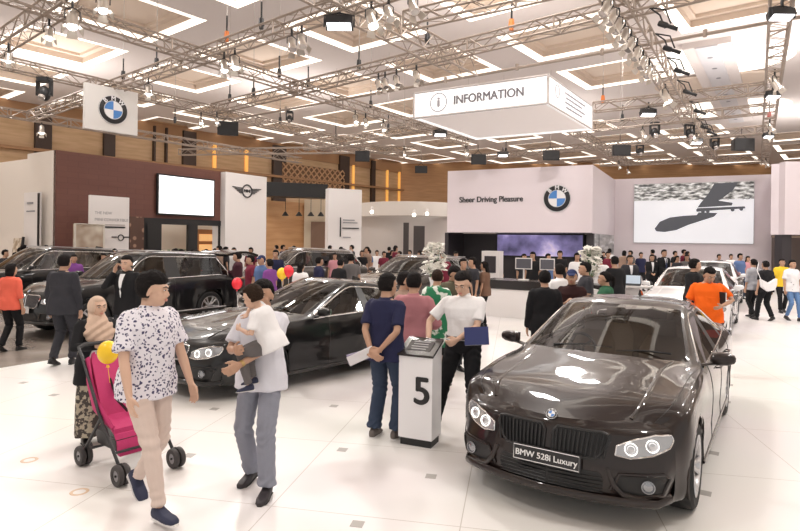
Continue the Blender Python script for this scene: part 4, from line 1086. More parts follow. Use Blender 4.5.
gm = mat('pale_grey', (.58,.54,.52), .6)
pts = [Vector((-3.3,40)), Vector((-1.2,37.5)), Vector((1.0,37)), Vector((3.2,38)), Vector((3.6,40.5))]
cr = [crom([Vector((p.x,p.y,0)) for p in pts], t/4) for t in range(17)]
mb = MB(); mb.rings([[c2+Vector((0,0,3.6)), c2+Vector((0,0,4.5)), c2+Vector((0,.4,4.5)), c2+Vector((0,.4,3.6))] for c2 in cr]); rel(mb, rb, 'curved_fascia', mat('pale_white', (.72,.68,.64), .6), True)
mb = MB(); mb.rings([[c2+Vector((0,1.2,0)), c2+Vector((0,1.2,3.6)), c2+Vector((0,1.4,3.6)), c2+Vector((0,1.4,0))] for c2 in cr]); rel(mb, rb, 'curved_wall', gm, True)
for px, y_, w_, zt in ((406,36.4,.35,3.1),(419,36.3,.7,2.9),(327,36,.5,3.0)):
    x_ = (px-400)/F*y_; rel(MB().box((x_,y_,zt/2),(w_,.3,zt)), rb, 'dark_panel', mat('panel_dark', (.06,.05,.05), .5))
struct('wall_partition', slab((-8,46), (30,43), 0, 4.3, .3), mat('partition', (.50,.45,.42), .7))
for px, py, Y in ((372,207,35),(414,210,35),(427,209,36)):
    e_ = thing('spot_lamp', 'small lit spot lamp on the pale rounded booth fascia', 'lamp', tuple(at(px,py,Y)), 0, 'spot lamps on the pale booth')
    MB().tube([(0,0,0),(0,-.1,-.25)], .09, 8).obj('lamp_body', white, e_); MB().ell((0,-.12,-.30),.11).obj('bulb', mat('bulb_lit', (1,1,1), .5, emit=(1,.93,.82), estr=6), e_)

# ---------------------------------------------------------------- main stage
ZS = 5.62
S0 = Vector((2.45,30.0)); S1 = Vector((8.95,26.8)); S2 = Vector((12.9,34.2))
stg = mat('stage_white', (.76,.69,.73), .45)
sf = thing('stage_fascia', 'wide white stage fascia with round badge and slogan above the dark display bay', 'stage fascia', (S0.x,S0.y,0))
rel(slab(S0, S1, 2.42, ZS, .3), sf, 'fascia_panel', stg); rel(slab(S1, S2, 2.42, ZS, .3), sf, 'return_panel', stg)
sdv = (S1-S0).normalized(); sn = Vector((sdv.y,-sdv.x,0))
def sp(px, py, off=.02):
    q = onwall(px, S0, S1); return Vector((q.x, q.y, at(px,py,q.y).z)) + sn*off - Vector((S0.x,S0.y,0))
roundel(sf, facing(sp(556.5,198.5), sn), .65, 'round_badge')
t = add_text('Sheer Driving Pleasure', .40, facing(sp(490,199.5), sn), em, 'slogan', sf, depth=.01, off=.012, scale_x=.90)
# the bay under the fascia
bay = thing('display_bay', 'dark display bay with lit pictures under the white stage fascia', 'display bay', (S0.x,S0.y,0))
back = Vector((-sn.x,-sn.y))
rel(slab(S0+back*2.5, S1+back*2.5, 0, 2.4), bay, 'bay_wall', mat('bay_dark', (.035,.03,.035), .5))
rel(slab(S0+back*.2-sdv*.0, S0+back*2.5, 0, 2.42, .2), bay, 'side_post', mat('bay_dark'))
rel(slab(S1+Vector(D1.xy)*.3-sdv*.32, S1+Vector(D1.xy)*.3, 0, 2.42, .3), bay, 'front_post', mat('bay_dark'))
rel(slab(S0+back*2.6, S1+back*2.6, 2.42, 2.45, -2.6), bay, 'bay_ceiling', mat('bay_dark'))
def picture(c1, c2, c3, estr=.8):
    def f(nt, b):
        tc = nt.nodes.new('ShaderNodeTexCoord'); mp = nt.nodes.new('ShaderNodeMapping'); mp.inputs['Scale'].default_value = (.35,.35,2.6)
        n = nt.nodes.new('ShaderNodeTexNoise'); n.inputs['Scale'].default_value = 1.6; n.inputs['Detail'].default_value = 5
        r = ramp(nt, [(.35,c1),(.52,c2),(.65,c3)]); nt.links.new(tc.outputs['Object'], mp.inputs[0]); nt.links.new(mp.outputs[0], n.inputs['Vector']); nt.links.new(n.outputs['Fac'], r.inputs['Fac'])
        nt.links.new(r.outputs['Color'], b.inputs['Base Color']); nt.links.new(r.outputs['Color'], b.inputs['Emission Color']); b.inputs['Emission Strength'].default_value = estr
    return f
pic = mat('screen_city', (.3,.3,.5), .3, build=picture((.04,.035,.08),(.20,.17,.36),(.62,.52,.72)))
pic2 = mat('screen_road', (.3,.3,.3), .3, build=picture((.07,.07,.07),(.20,.19,.18),(.42,.41,.42), .5))
q0 = onwall(498, S0+back*2.3, S1+back*2.3); q1 = onwall(583, S0+back*2.3, S1+back*2.3)
wall_screen('city_screen', 'long purple city picture screen inside the dark display bay', q0, q1, 1.25, 2.35, 0,0,0, pic, blackm)
r0_ = S1+(S2-S1)*.02; r1_ = S1+(S2-S1)*.95
rel(slab(r0_+Vector((.02,.3)), r1_+Vector((-.02,0)), 1.2, 2.42), bay, 'side_picture', pic2); rel(slab(r0_+Vector((.02,.3)), r1_+Vector((-.02,0)), 0, 1.2), bay, 'side_wall', mat('bay_dark'))
# big screen wall
W0 = Vector((12.6,33.2)); W1 = Vector((19.6,29.9)); wsd = (W1-W0).normalized()
struct('wall_stage', slab(W0-wsd*1.2, W1+wsd*1.0, 0, ZS+.05, .3), stg)
def skater(nt, b):
    """bright road with a dark blurred hedge along the top"""
    tc = nt.nodes.new('ShaderNodeTexCoord'); sx = nt.nodes.new('ShaderNodeSeparateXYZ'); nt.links.new(tc.outputs['Object'], sx.inputs[0])
    n = nt.nodes.new('ShaderNodeTexNoise'); n.inputs['Scale'].default_value = 3.2; n.inputs['Detail'].default_value = 4
    mp = nt.nodes.new('ShaderNodeMapping'); mp.inputs['Scale'].default_value = (.9,2.4,1); nt.links.new(tc.outputs['Object'], mp.inputs[0]); nt.links.new(mp.outputs[0], n.inputs[0])
    r = ramp(nt, [(.38,(.05,.05,.05)),(.5,(.28,.28,.27)),(.62,(.62,.62,.62))]); nt.links.new(n.outputs['Fac'], r.inputs[0])
    ad = nt.nodes.new('ShaderNodeMath'); ad.operation = 'MULTIPLY_ADD'; ad.inputs[1].default_value = .25; nt.links.new(n.outputs['Fac'], ad.inputs[0]); nt.links.new(sx.outputs['Y'], ad.inputs[2])
    th = nt.nodes.new('ShaderNodeMath'); th.operation = 'GREATER_THAN'; th.inputs[1].default_value = 2.47; nt.links.new(ad.outputs[0], th.inputs[0])
    mx = nt.nodes.new('ShaderNodeMix'); mx.data_type = 'RGBA'; nt.links.new(th.outputs[0], mx.inputs[0]); mx.inputs[6].default_value = (.66,.67,.70,1); nt.links.new(r.outputs[0], mx.inputs[7])
    nt.links.new(mx.outputs[2], b.inputs['Emission Color']); nt.links.new(mx.outputs[2], b.inputs['Base Color']); b.inputs['Base Color'].default_value = (0,0,0,1); b.inputs['Emission Strength'].default_value = .64
q0 = onwall(634, W0, W1); q1 = onwall(753, W0, W1)
e_, L_, Hh, M0 = wall_screen('video_wall', 'huge video screen showing a skateboard rider and long shadow on a bright road', q0, q1, 2+.6*q0.y/F, 2+58*q0.y/F, 0,0,0, mat('screen_skate', (.7,.7,.7), .4, build=skater), mat('frame_pale', (.6,.58,.6), .5), border=.04)
dk = mat('screen_shadow', (.02,.02,.02), .5, emit=(.07,.07,.08), estr=1)
def pt_(x, y): return (x/350*L_, (183-y)/183*Hh)
Mz = M0 @ Matrix.Translation((0,0,.122))
sh_poly = [(64,140),(70,148),(95,150),(130,144),(165,128),(195,118),(240,103),(250,92),(195,90),(190,98),(150,100),(110,105),(80,118)]
MB().prism([pt_(x, y) for x, y in sh_poly][::-1], .004, Mz).obj('shadow_shape', dk, e_)
MB().prism([pt_(x, y) for x, y in [(202,60),(222,35),(240,3),(307,1),(292,25),(267,45),(252,55),(292,62),(290,70),(192,75)]][::-1], .006, Mz).obj('rider_shape', dk, e_)
MB().prism([pt_(x, y) for x, y in [(188,82),(192,77),(325,73),(328,79),(240,84),(190,88)]][::-1], .008, Mz).obj('board_shape', dk, e_)
for x, y in ((208,88),(222,87),(292,83),(316,81)): MB().rev([(0,0),(.09,0),(.09,.01),(0,.01)], Mz @ Matrix.Translation(pt_(x,y)+(0,)), 12).obj('board_wheel', dk, e_)
# right wing
rw = thing('wing_wall', 'white wing wall over a dark doorway at the right edge of the stage', 'exhibition wall', (16.2,25,0))
rel(slab((16.85,25.2), (26,25.2), 2.45, 5.65, .4), rw, 'upper_panel', stg); rel(slab((16.85,25.6), (20.1,30.4), 2.45, 5.6, .3), rw, 'return_panel', stg)
rel(MB().box((17.05,25.6,1.22),(.42,.5,2.44)), rw, 'dark_post', mat('bay_dark')); rel(slab((19.0,29.2), (27,29.2), 0, 2.44, .2), rw, 'inner_wall', mat('inner_brown', (.12,.09,.08), .6))
rel(MB().box((21.7,26.1,2.38),(9,1.1,.1)), rw, 'slatted_soffit', mat('soffit', (.25,.18,.12), .6, build=pattern('stripes',3,(.10,.07,.05),(.35,.27,.2),.5,.1)))

# ---------------------------------------------------------------- information box hanging from the trusses
IZ = 5.6; hh_ = IZ-2
c1 = onz(414,119,IZ); c2 = onz(548,104,IZ); c3 = onz(592,130,IZ); c4 = c1+(c3-c2); top_ = IZ+.78
inf = thing('information_sign', 'large white hanging box sign reading INFORMATION with an i in a ring', 'hanging sign', tuple(c1))
quad = [c-c1 for c in (c1,c2,c3,c4)]
for i in range(4):
    a, b = quad[i], quad[(i+1)%4]; n_ = Vector(((b-a).y, -(b-a).x, 0)).normalized()
    MB().rings([[a, b, b+Vector((0,0,.78)), a+Vector((0,0,.78))], [p-n_*.06 for p in (a, b, b+Vector((0,0,.78)), a+Vector((0,0,.78)))]]).obj('lit_face', mat('sign_lit', (.9,.9,.9), .4, emit=(1,.98,.97), estr=.62), inf)
MB().rings([[p+Vector((0,0,.05)) for p in quad],[p+Vector((0,0,.10)) for p in quad]]).obj('underside', mat('sign_under', (.86,.80,.78), .6, emit=(1,.93,.90), estr=.14), inf)  # faint emission added to the underside so it looks brighter
ef = MB()
for p in quad: ef.tube([p, p+Vector((0,0,.78))], .035, 4)
for i in range(4): ef.tube([quad[i]+Vector((0,0,.02)), quad[(i+1)%4]+Vector((0,0,.02))], .03, 4); ef.tube([quad[i]+Vector((0,0,.76)), quad[(i+1)%4]+Vector((0,0,.76))], .03, 4)
ef.obj('edge_frame', mat('sign_edge', (.62,.58,.57), .5), inf)
nf_ = Vector(((c2-c1).y, -(c2-c1).x, 0)).normalized(); fd1 = (c2-c1).normalized(); FL = (c2-c1).length
grey = mat('sign_grey', (.20,.19,.21), .6)
def fpnt(px, z): k = (px-400)/F; t_ = (k*c1.y-c1.x)/(fd1.x-k*fd1.y); return fd1*t_+Vector((0,0,z))+nf_*.01
add_text('INFORMATION', .34, facing(fpnt(486,.40), nf_), grey, 'sign_text', inf, depth=.01, scale_x=.90, off=.009)
Mi = facing(fpnt(437,.40), nf_); ic_ = mat('icon_grey', (.36,.35,.38), .6)
MB().rev([(.25,0),(.25,.01),(.275,.01),(.275,0)], Mi, 32, True).obj('icon_ring', ic_, inf); add_text('i', .40, Mi, ic_, 'icon_letter', inf, depth=.01, off=.02)
ns_ = Vector(((c3-c2).y, -(c3-c2).x, 0)).normalized(); fd2 = (c3-c2).normalized(); Msd = facing(quad[1]+fd2*((c3-c2).length*.5)+Vector((0,0,.39))+ns_*.01, ns_)
for k in range(4): MB().box((.25-.1*(k%2),.20-.13*k,.005),(1.9-.35*(k%2),.045,.01)).obj('small_print', ic_, inf, M=Msd)
MB().rev([(.16,0),(.16,.01),(.18,.01),(.18,0)], Msd @ Matrix.Translation((-1.35,.1,0)), 24, True).obj('icon_ring', ic_, inf)
# hanging roundel sign
ZH = 6.42; t0_ = onz(85,82,ZH); t1_ = t0_ + (onz(138,93,ZH)-t0_)
hb = thing('hanging_sign', 'white square hanging sign with a round blue and white badge', 'hanging sign', tuple(t0_))
v_ = t1_-t0_; L_ = v_.length; vd = v_.normalized(); nh = Vector((vd.y,-vd.x,0)); Hs = 46*t0_.y/F
Mh = Matrix((vd, Vector((0,0,1)), nh)).transposed().to_4x4()
MB().prism([(0,-Hs),(L_,-Hs),(L_,0),(0,0)], .12, Mh @ Matrix.Translation((0,0,-.12))).obj('panel', mat('sign_panel', (.72,.70,.68), .5), hb)
roundel(hb, Mh @ Matrix.Translation((L_*.52,-Hs*.50,0)), Hs*.325, 'round_badge')

# ---------------------------------------------------------------- lighting trusses
alu = mat('truss_aluminium', (.34,.28,.235), .45, .25)
TZ = 6.4
TR_ = []
def truss(a, b, label, w=.30, za=TZ, ext=(0,0), name='lighting_truss'):
    A_ = onz(a[0], a[1], za); B_ = onz(b[0], b[1], za); d = (B_-A_).normalized(); A_ = A_-d*ext[0]; B_ = B_+d*ext[1]; Lt = (B_-A_).length
    TR_.append((A_.copy(), B_.copy()))
    if name == 'pipe':
        e = thing('lighting_bar', label, 'lighting bar', tuple(A_)); MB().tube([Vector((0,0,0)), B_-A_], .04, 8).obj('tube', alu, e, True)
        cl = MB()
        for k in range(int(Lt/2.2)): cl.tube([d*(1+2.2*k)-Vector((0,0,.06)), d*(1+2.2*k)+Vector((0,0,.10))], .05, 6)
        cl.obj('clamps', alu, e); return e
    e = thing(name, label, 'truss', tuple(A_)); lat = d.cross(Vector((0,0,1))).normalized()*w/2; up = Vector((0,0,w))
    cs_ = [lat, -lat, lat+up, -lat+up]; ch = MB(); br = MB()
    for c_ in cs_: ch.tube([c_, c_+d*Lt], .026, 6)
    ch.obj('chords', alu, e, True); n_ = max(2, int(Lt/.42)); st = Lt/n_
    for k in range(n_):
        p, q = d*st*k, d*st*(k+1)
        a1, a2 = (p, q) if k % 2 == 0 else (q, p)
        br.tube([a1+lat, a2+lat+up], .015, 4, caps=False); br.tube([a1-lat, a2-lat+up], .012, 4, caps=False)
        br.tube([a1+lat+up, a2-lat+up], .010, 4, caps=False); br.tube([a1-lat, a2+lat], .010, 4, caps=False)
        if k % 5 == 0:
            for u, v in ((lat,-lat),(lat,lat+up),(-lat,-lat+up),(lat+up,-lat+up)): br.tube([p+u, p+v], .022, 4, caps=False)
    br.obj('bracing', alu, e); return e
truss((60,18),(468,146), 'long truss from upper left corner down to behind the information sign', ext=(6,0))
truss((2,68),(400,157), 'truss passing behind the hanging badge sign towards the far hall', ext=(4,0))
truss((2,116),(300,163), 'far left truss running just above the brown stand wall', ext=(4,0))
truss((350,17),(470,77), 'wide truss crossing the upper middle of the ceiling to the information sign', w=.44, ext=(3.0,0))
truss((562,127),(628,166), 'truss running away from behind the right side of the information sign')
truss((628,26),(713,163), 'long truss with a row of lamps at upper right, left of the ceiling rib', w=.40, ext=(2.6,0))
truss((781,12),(765,165), 'truss near the right edge with white floodlights on it', w=.36, ext=(2.0,0))
truss((0,51),(50,19), 'short steep truss in the upper left corner', ext=(2,1.2), w=.34)
truss((31,120),(345,13), 'truss rising to the right from the badge sign past the orange hoist', ext=(0,2.2))
truss((215,113),(540,36), 'truss rising to the right over the middle of the hall with pale lamps', ext=(0,5.5))
truss((407,28),(532,0), 'short truss at the top middle with pale can lamps', ext=(0,1.5))
truss((395,90),(800,17), 'single lighting bar running in front of the information sign', name='pipe', ext=(8,3), za=6.55)
truss((594,112),(766,93), 'level truss just right of the information sign')
truss((594,131),(768,113), 'second level truss right of the information sign, below the first')
truss((480,160),(768,133), 'far cross truss carrying black moving lamps on the right side')
truss((600,166),(766,160), 'farthest truss running along above the stage screen wall')
truss((306,150),(560,108), 'far truss crossing under the information sign from the left')
truss((180,155),(420,152), 'farthest thin truss above the timber booth')

# ---- lamps and hoists on the trusses
def hang(p, lim=1.1):
    """nearest point under a truss; None when there is none close by"""
    best = None
    for A_, B_ in TR_:
        d = (B_-A_).xy; t = max(0, min(1, (p.xy-A_.xy).dot(d)/d.length_squared)); q = A_.xy+d*t; L_ = (p.xy-q).length
        if best is None or L_ < best[0]: best = (L_, q)
    if best[0] < lim: return Vector((best[1].x, best[1].y, p.z)), True
    return p, False
def drop(e, p, ok, h):
    if not ok: MB().tube([(0,0,h),(0,0,ZC-p.z)], .010, 5).obj('drop_cable', mat('chain_steel', (.45,.42,.40), .4, .6), e)
def aim(fx, fy): return Vector((fx, fy, -1)).normalized()
lens_lit = mat('lens_lit', (1,1,1), .3, emit=(1,.97,.92), estr=7); lens_off = mat('lens_off', (.55,.52,.5), .1, .6)
can_m = mat('can_silver', (.58,.53,.48), .3, .7); blk = mat('fixture_black', (.02,.02,.022), .45)
def can(px, py, label, lit=True, sz=1.0, d=(.3,-.5), m=None, z=6.12, light=0, group=None):
    sz *= .72
    p, ok_ = hang(onz(px, py, z)); e = thing('can_lamp', label, 'stage lamp', tuple(p), 0, group); a = aim(*d)
    MB().tube([-a*.22*sz, -a*.16*sz, Vector((0,0,0)), a*.22*sz], [.07*sz,.105*sz,.11*sz,.12*sz], 12).obj('can', m or can_m, e, True)
    MB().tube([a*.215*sz, a*.225*sz], .105*sz, 12).obj('lens', lens_lit if lit else lens_off, e)
    s_ = a.cross(Vector((0,0,1))).normalized()*.14*sz
    MB().tube([s_, s_+Vector((0,0,.18*sz)), s_*.2+Vector((0,0,.24*sz)), -s_*.2+Vector((0,0,.24*sz)), -s_+Vector((0,0,.18*sz)), -s_], .014*sz, 5).tube([Vector((0,0,.24*sz)), Vector((0,0,.34))], .025, 6).obj('yoke', blk, e)
    drop(e, p, ok_, .34)
    dr = MB(); x, y = frame(a)
    for k in range(4):
        u = [x, y, -x, -y][k]; v = [y, x, y, x][k]
        b0 = a*.23*sz+u*.12*sz; b1 = a*.36*sz+u*.20*sz; dr.add([b0+v*.08*sz, b0-v*.08*sz, b1-v*.11*sz, b1+v*.11*sz, b0+v*.08*sz+u*.008, b0-v*.08*sz+u*.008, b1-v*.11*sz+u*.008, b1+v*.11*sz+u*.008], [[0,1,2,3],[7,6,5,4],[0,4,5,1],[1,5,6,2],[2,6,7,3],[3,7,4,0]])
    dr.obj('barn_doors', m or can_m, e)
    if light:
        l = bpy.data.lights.new('lamp_light', 'SPOT'); l.energy = light; l.spot_size = R(95); l.spot_blend = .6; l.shadow_soft_size = .12; l.color = (1,.95,.90)
        lo = bpy.data.objects.new('lamp_light', l); COL.objects.link(lo); lo.parent = e; lo.matrix_local = facing(a*.30*sz, -a, Vector((0,1,0)))
    return e
def flood(px, py, label, sz=1.0, energy=0, z=6.1, d=(0,-.35)):
    sz *= .85
    p, ok_ = hang(onz(px, py, z)); e = thing('flood_lamp', label, 'flood lamp', tuple(p)); a = aim(*d); M_ = facing((0,0,0), a, Vector((1,0,0))) @ Matrix.Rotation(R(90),4,'Z')
    MB().box((0,0,-.12*sz),(.62*sz,.30*sz,.20*sz)).obj('housing', blk, e, M=M_)
    MB().box((0,0,-.015*sz),(.54*sz,.24*sz,.02)).obj('lit_panel', mat('flood_lit', (1,1,1), .4, emit=(.97,.97,1), estr=4), e, M=M_)
    MB().tube([(-.34*sz,0,0),(-.34*sz,0,.26*sz),(0,0,.32*sz),(.34*sz,0,.26*sz),(.34*sz,0,0)], .018, 5).tube([(0,0,.3*sz),(0,0,.42)], .03, 6).obj('bracket', blk, e)
    drop(e, p, ok_, .4)
    for k in range(4): MB().box(((-.2+.133*k)*sz,0,-.24*sz),(.02,.26*sz,.06*sz)).obj('cooling_fin', blk, e, M=M_)
    return e
def head(px, py, label, sz=1.0, z=5.95, group=None):
    sz *= .85
    p, ok_ = hang(onz(px, py, z)); e = thing('moving_lamp', label, 'stage lamp', tuple(p), 0, group)
    MB().box((0,0,.36*sz),(.30*sz,.24*sz,.12*sz)).obj('base', blk, e)
    MB().tube([(0,0,.38*sz),(0,0,6.45-z)], .03, 6).obj('hook', blk, e); drop(e, p, ok_, .4)
    for sg in (1,-1): MB().box((.17*sz*sg,0,.14*sz),(.05*sz,.12*sz,.40*sz)).obj('arm', blk, e)
    MB().ell((0,0,0),(.15*sz,.16*sz,.20*sz)).obj('lamp_head', blk, e, True); MB().tube([(0,-.10*sz,-.10*sz),(0,-.15*sz,-.17*sz)], .09*sz, 12).obj('lens', lens_off, e, True)
    return e
def speaker(px, py, label, w=.75, h=.48, z=6.0, rz=0, hang_=.5):
    w *= .82; h *= .85
    p, ok_ = hang(onz(px, py, z)); e = thing('hanging_speaker', label, 'speaker', tuple(p), rz)
    MB().rings([[Vector((-w/2,-.22,-h/2)),Vector((w/2,-.22,-h/2)),Vector((w/2,-.22,h/2)),Vector((-w/2,-.22,h/2))],[Vector((-w*.36,.22,-h*.38)),Vector((w*.36,.22,-h*.38)),Vector((w*.36,.22,h*.38)),Vector((-w*.36,.22,h*.38))]]).obj('cabinet', blk, e)
    drop(e, p, ok_, h/2+.5)
    MB().box((0,-.232,0),(w*.94,.02,h*.9)).obj('speaker_grille', mat('speaker_mesh', (.03,.03,.032), .7, bump=.5, bscale=80), e)
    MB().tube([(-w*.3,0,h/2),(0,0,h/2+.2),(w*.3,0,h/2)], .012, 5).tube([(0,0,h/2+.2),(0,0,h/2+hang_)], .012, 5).obj('hanger', blk, e)
    return e
def profile(px, py, label, sz=1.0, z=6.05):
    sz *= .55
    p = onz(px, py, z); e = thing('profile_spot', label, 'stage lamp', tuple(p), 0, 'black profile spots along the right truss'); a = Vector((.80,-.30,-.40)).normalized()
    MB().tube([-a*.34*sz, -a*.30*sz, -a*.05*sz, a*.0*sz, a*.30*sz, a*.33*sz], [.07*sz,.10*sz,.10*sz,.07*sz,.07*sz,.085*sz], 10).obj('barrel', blk, e, True)
    MB().tube([Vector((0,.12,0)), Vector((-.1,.12,.25)), Vector((-.35,0,.34))], .016, 5).tube([Vector((0,-.12,0)), Vector((-.1,-.12,.25)), Vector((-.35,0,.34))], .016, 5).obj('yoke', blk, e); return e
def hoist(px, py, label, col=None, L_=.75):
    p, ok_ = hang(onz(px, py, TZ+.32), 2.5); p.z = TZ+.28; e = thing('chain_hoist', label, 'hoist', tuple(p), 0, 'black chain hoists above the trusses' if col is None else None)
    MB().tube([(0,0,0),(0,0,.10)], .05, 8).tube([(0,0,.08),(0,0,.24)], [.070,.055], 10).obj('motor', col or blk, e, True)
    MB().tube([(0,0,.24),(0,0,.24+L_*.5)], .022, 6).obj('chain_bag', blk, e); MB().tube([(0,0,.24+L_*.5),(0,0,ZC-TZ-.30)], .008, 4).obj('chain', mat('chain_steel', (.45,.42,.40), .4, .6), e)
    return e
for a in ((82,22,'bright can lamp shining at the junction of the upper left trusses',1.25,420),(103,4,'lit can lamp at the top edge of the picture near upper left',1.1,0),(60,36,'can lamp under the upper left truss junction, pointing right',.9,0),
          (48,66,'small lit can lamp on the truss left of the badge sign',.8,200),(153,91,'lit can lamp just right of the badge sign',1.0,260),(31,132,'lit can lamp above the brown wall corner at far left',1.1,260),
          (240,64,'lit can lamp, right one of a close pair below the truss crossing',1.1,360),(228,67,'lit can lamp, left one of a close pair below the truss crossing',1.0,0),(380,23,'bright lit can lamp on the wide middle truss',1.2,420),
          (347,120,'lit can lamp, left of three in the middle distance',.9,260),(357,123,'lit can lamp, second of three in the middle distance',.8,0),(376,128,'lit can lamp, right of three in the middle distance',.9,0),
          (404,153,'far lit can lamp left of the information sign underside',.8,200),(470,151,'far lit can lamp under the information sign, left of two',.9,0),(488,150,'far lit can lamp under the information sign, right of two',.9,200),
          (667,96,'bright can lamp where the lamp truss meets the level truss',1.3,420),(647,136,'lit can lamp left of the black moving lamps',1.0,0),(671,136,'lit can lamp between the two black moving lamps',1.2,260),
          (764,84,'can lamp cluster on the right edge truss',1.1,260),(762,163,'lit can lamp at the far end of the right edge truss',.9,0),(617,166,'small lit can lamp near the stage corner, left of two',.7,160),(626,171,'small lit can lamp near the stage corner, right of two',.7,0),
          (745,129,'pale can lamp hanging beside the red hoist on the right',.9,0),(192,122,'small lit can lamp over the brown stand wall',.8,160),(214,120,'small lit can lamp right of another over the brown stand wall',.7,0)):
    can(a[0], a[1], a[2], True, a[3], light=a[4])
for a in ((396,17,'pale unlit can lamp right of the bright lamp on the middle truss'),(421,10,'pale unlit can lamp at the top middle'),(318,47,'silver lamp with open doors left of the black flood lamp'),(311,51,'silver lamp with open doors hanging lowest beside the flood lamp'),
          (376,84,'pale can lamp, left of the four on the middle bar'),(387,84,'pale can lamp, second of the four on the middle bar'),(397,81,'pale can lamp, third of the four on the middle bar'),(418,77,'pale can lamp, right of the four on the middle bar')):
    can(a[0], a[1], a[2], False, 1.0 if a[1] < 60 else .9)
for k in range(8): can(615+4.6*k, 6+9.5*k, 'tan can lamp in the tight row along the right lamp truss', False, 1.0, d=(-.6,-.3), group='tan can lamps along the right truss')
flood(336,28,'black flood lamp with a white lit panel on the upper middle truss',1.0); flood(763,21,'black flood lamp with a square lit face near the top right',.8); flood(645,112,'wide lit flood lamp right of the information sign',.9)
flood(776,97,'small lit flood lamp on the right edge truss',.7); flood(771,137,'lowest lit flood lamp on the right edge truss',.7); flood(674,145,'far lit flood lamp under the black moving lamps',.9); flood(438,135,'far lit flood lamp under the left of the information sign',.9); flood(503,156,'far lit flood lamp under the middle of the information sign',.9)
head(54,91,'black round moving lamp hanging left of the badge sign',1.25); head(658,135,'black moving lamp on the far right truss, left of two',1.1,z=6.1); head(681,134,'black moving lamp on the far right truss, right of two',1.1,z=6.1)
head(633,149,'black moving lamp beside the flat black speaker on the right',1.0,z=6.1); head(716,146,'black moving lamp left of the rightmost black speaker',1.1,z=6.1); head(311,124,'small black moving lamp over the middle distance',.8,z=6.2)
speaker(237,128,'black hanging speaker right of the badge sign over the brown wall',.9,.6,rz=.3); speaker(362,157,'black hanging speaker over the timber booth',.85,.62); speaker(421,170,'small black hanging speaker above the pale booth',.85,.48)
speaker(478,160,'black hanging speaker under the middle of the information sign',.9,.6); speaker(550,156,'black hanging speaker over the stage fascia badge',.95,.55); speaker(620,151,'flat black hanging speaker above the stage corner',.95,.55); speaker(738,143,'rightmost flat black hanging speaker above the video screen',1.0,.6)
for k, (x, y) in enumerate(((668,26),(672,50),(682,72),(690,93),(700,112),(706,128),(712,133))): profile(x, y, 'black profile spot sticking out of the right lamp truss')
org = mat('hoist_orange', (.75,.22,.05), .5)
hoist(208,34,'orange chain hoist above the truss crossing at upper left',org); hoist(516,31,'orange chain hoist above the information sign',org); hoist(606,104,'orange and black chain hoist right of the information sign',org); hoist(764,118,'red chain hoist beside the right edge truss',mat('hoist_red', (.5,.03,.03), .5))
for x, y in ((115,76),(158,66),(269,30),(297,72),(367,70),(437,40),(211,96),(253,94),(282,122),(340,139),(384,128),(367,107),(626,122),(175,122),(305,86),(467,142),(500,150)):
    hoist(x, y, 'black chain hoist holding a truss up to the ceiling')
p_hero = mat('paint_sophisto', (.014,.008,.007), .35, .0, coat=1.0, spec=.15); p_blk = mat('paint_black', (.006,.006,.007), .35, 0, coat=1.0, spec=.15)
p_wh = mat('paint_alpine', (.80,.80,.82), .22, 0, coat=1.0); p_grey = mat('paint_grey', (.10,.09,.085), .25, .5, coat=1.0)
ctan = (.16,.11,.07)
hero = car('black sedan in the right foreground with lit ring headlights and a name plate', (2.32,6.03), 146.5, SEDAN, p_hero, plate='BMW 528i Luxury', name='sedan_car', intcol=(.05,.04,.03), seatcol=ctan)
hero.scale = (.97,.97,.97)
car('black two-door coupe standing behind the man carrying a child', (-1.40,8.98), 137, COUPE, p_blk, style='coupe', name='coupe_car', seatcol=(.05,.05,.05), det=1)
car('black sport utility car with its tailgate open, front left of the brown wall', (-6.03,13.0), 147, SUV, p_blk, style='suv', openhatch=True, det=1, name='suv_car')
car('dark sport utility car farthest left, parked behind the suited man', (-10.2,16.3), 147, SUV, p_blk, style='suv', det=1, name='suv_car')
car('white car nearest the right aisle, behind the man in orange', (7.1,13.9), 147, HATCH, p_wh, style='hatch', det=1, name='white_car')
car('second white car, standing directly behind the nearer white car', (10.2,18.9), 147, HATCH, p_wh, style='hatch', det=1, name='white_car')
car('grey sport utility car in mid hall behind the balloons', (-3.5,19.5), 120, SUV, p_grey, style='suv', det=1, name='suv_car')
car('dark car in mid hall facing left, behind the three men at the number stand', (.4,16.5), 140, dict(SUV, roof=1.55), p_grey, style='suv', det=1, name='suv_car')
# ---------------------------------------------------------------- people and the things they use
blackc = cloth('black', (.012,.012,.014)); white_c = cloth('white', (.80,.79,.80)); navy = cloth('navy', (.020,.022,.060)); grey_c = cloth('grey', (.13,.12,.12))
dkgrey = cloth('charcoal', (.035,.035,.042)); jeanb = cloth('jean_dark', (.035,.050,.085)); jeanl = cloth('jean_light', (.20,.25,.33)); maroon = cloth('maroon', (.16,.02,.04))
floral = mat('cloth_floral', (1,1,1), .8, bump=.2, bscale=9, build=pattern('flecks', 42, (.76,.74,.80), (.05,.045,.12), .36, .05))
beige = cloth('beige', (.66,.54,.48)); olive = cloth('olive', (.10,.09,.06)); pinkc = cloth('dusty_pink', (.42,.18,.20)); coral = cloth('coral', (.78,.14,.09)); orange = cloth('orange', (.90,.14,.01))
green_p = mat('cloth_green_print', (.1,.4,.2), .8, build=pattern('noise', 9, (.02,.20,.09), (.75,.80,.74), .56, .02))
skirt_p = mat('cloth_skirt_print', (.3,.3,.2), .85, build=pattern('noise', 26, (.06,.05,.045), (.42,.37,.28), .5, .03))
stripe = mat('cloth_stripe', (.4,.4,.42), .85, build=pattern('stripes', 9, (.50,.50,.53), (.20,.21,.24), .5, .2))
sneaker = mat('shoe_navy', (.02,.025,.06), .7); brownshoe = mat('shoe_brown', (.09,.05,.03), .45); sole_w = mat('sole_white', (.75,.73,.72), .6)
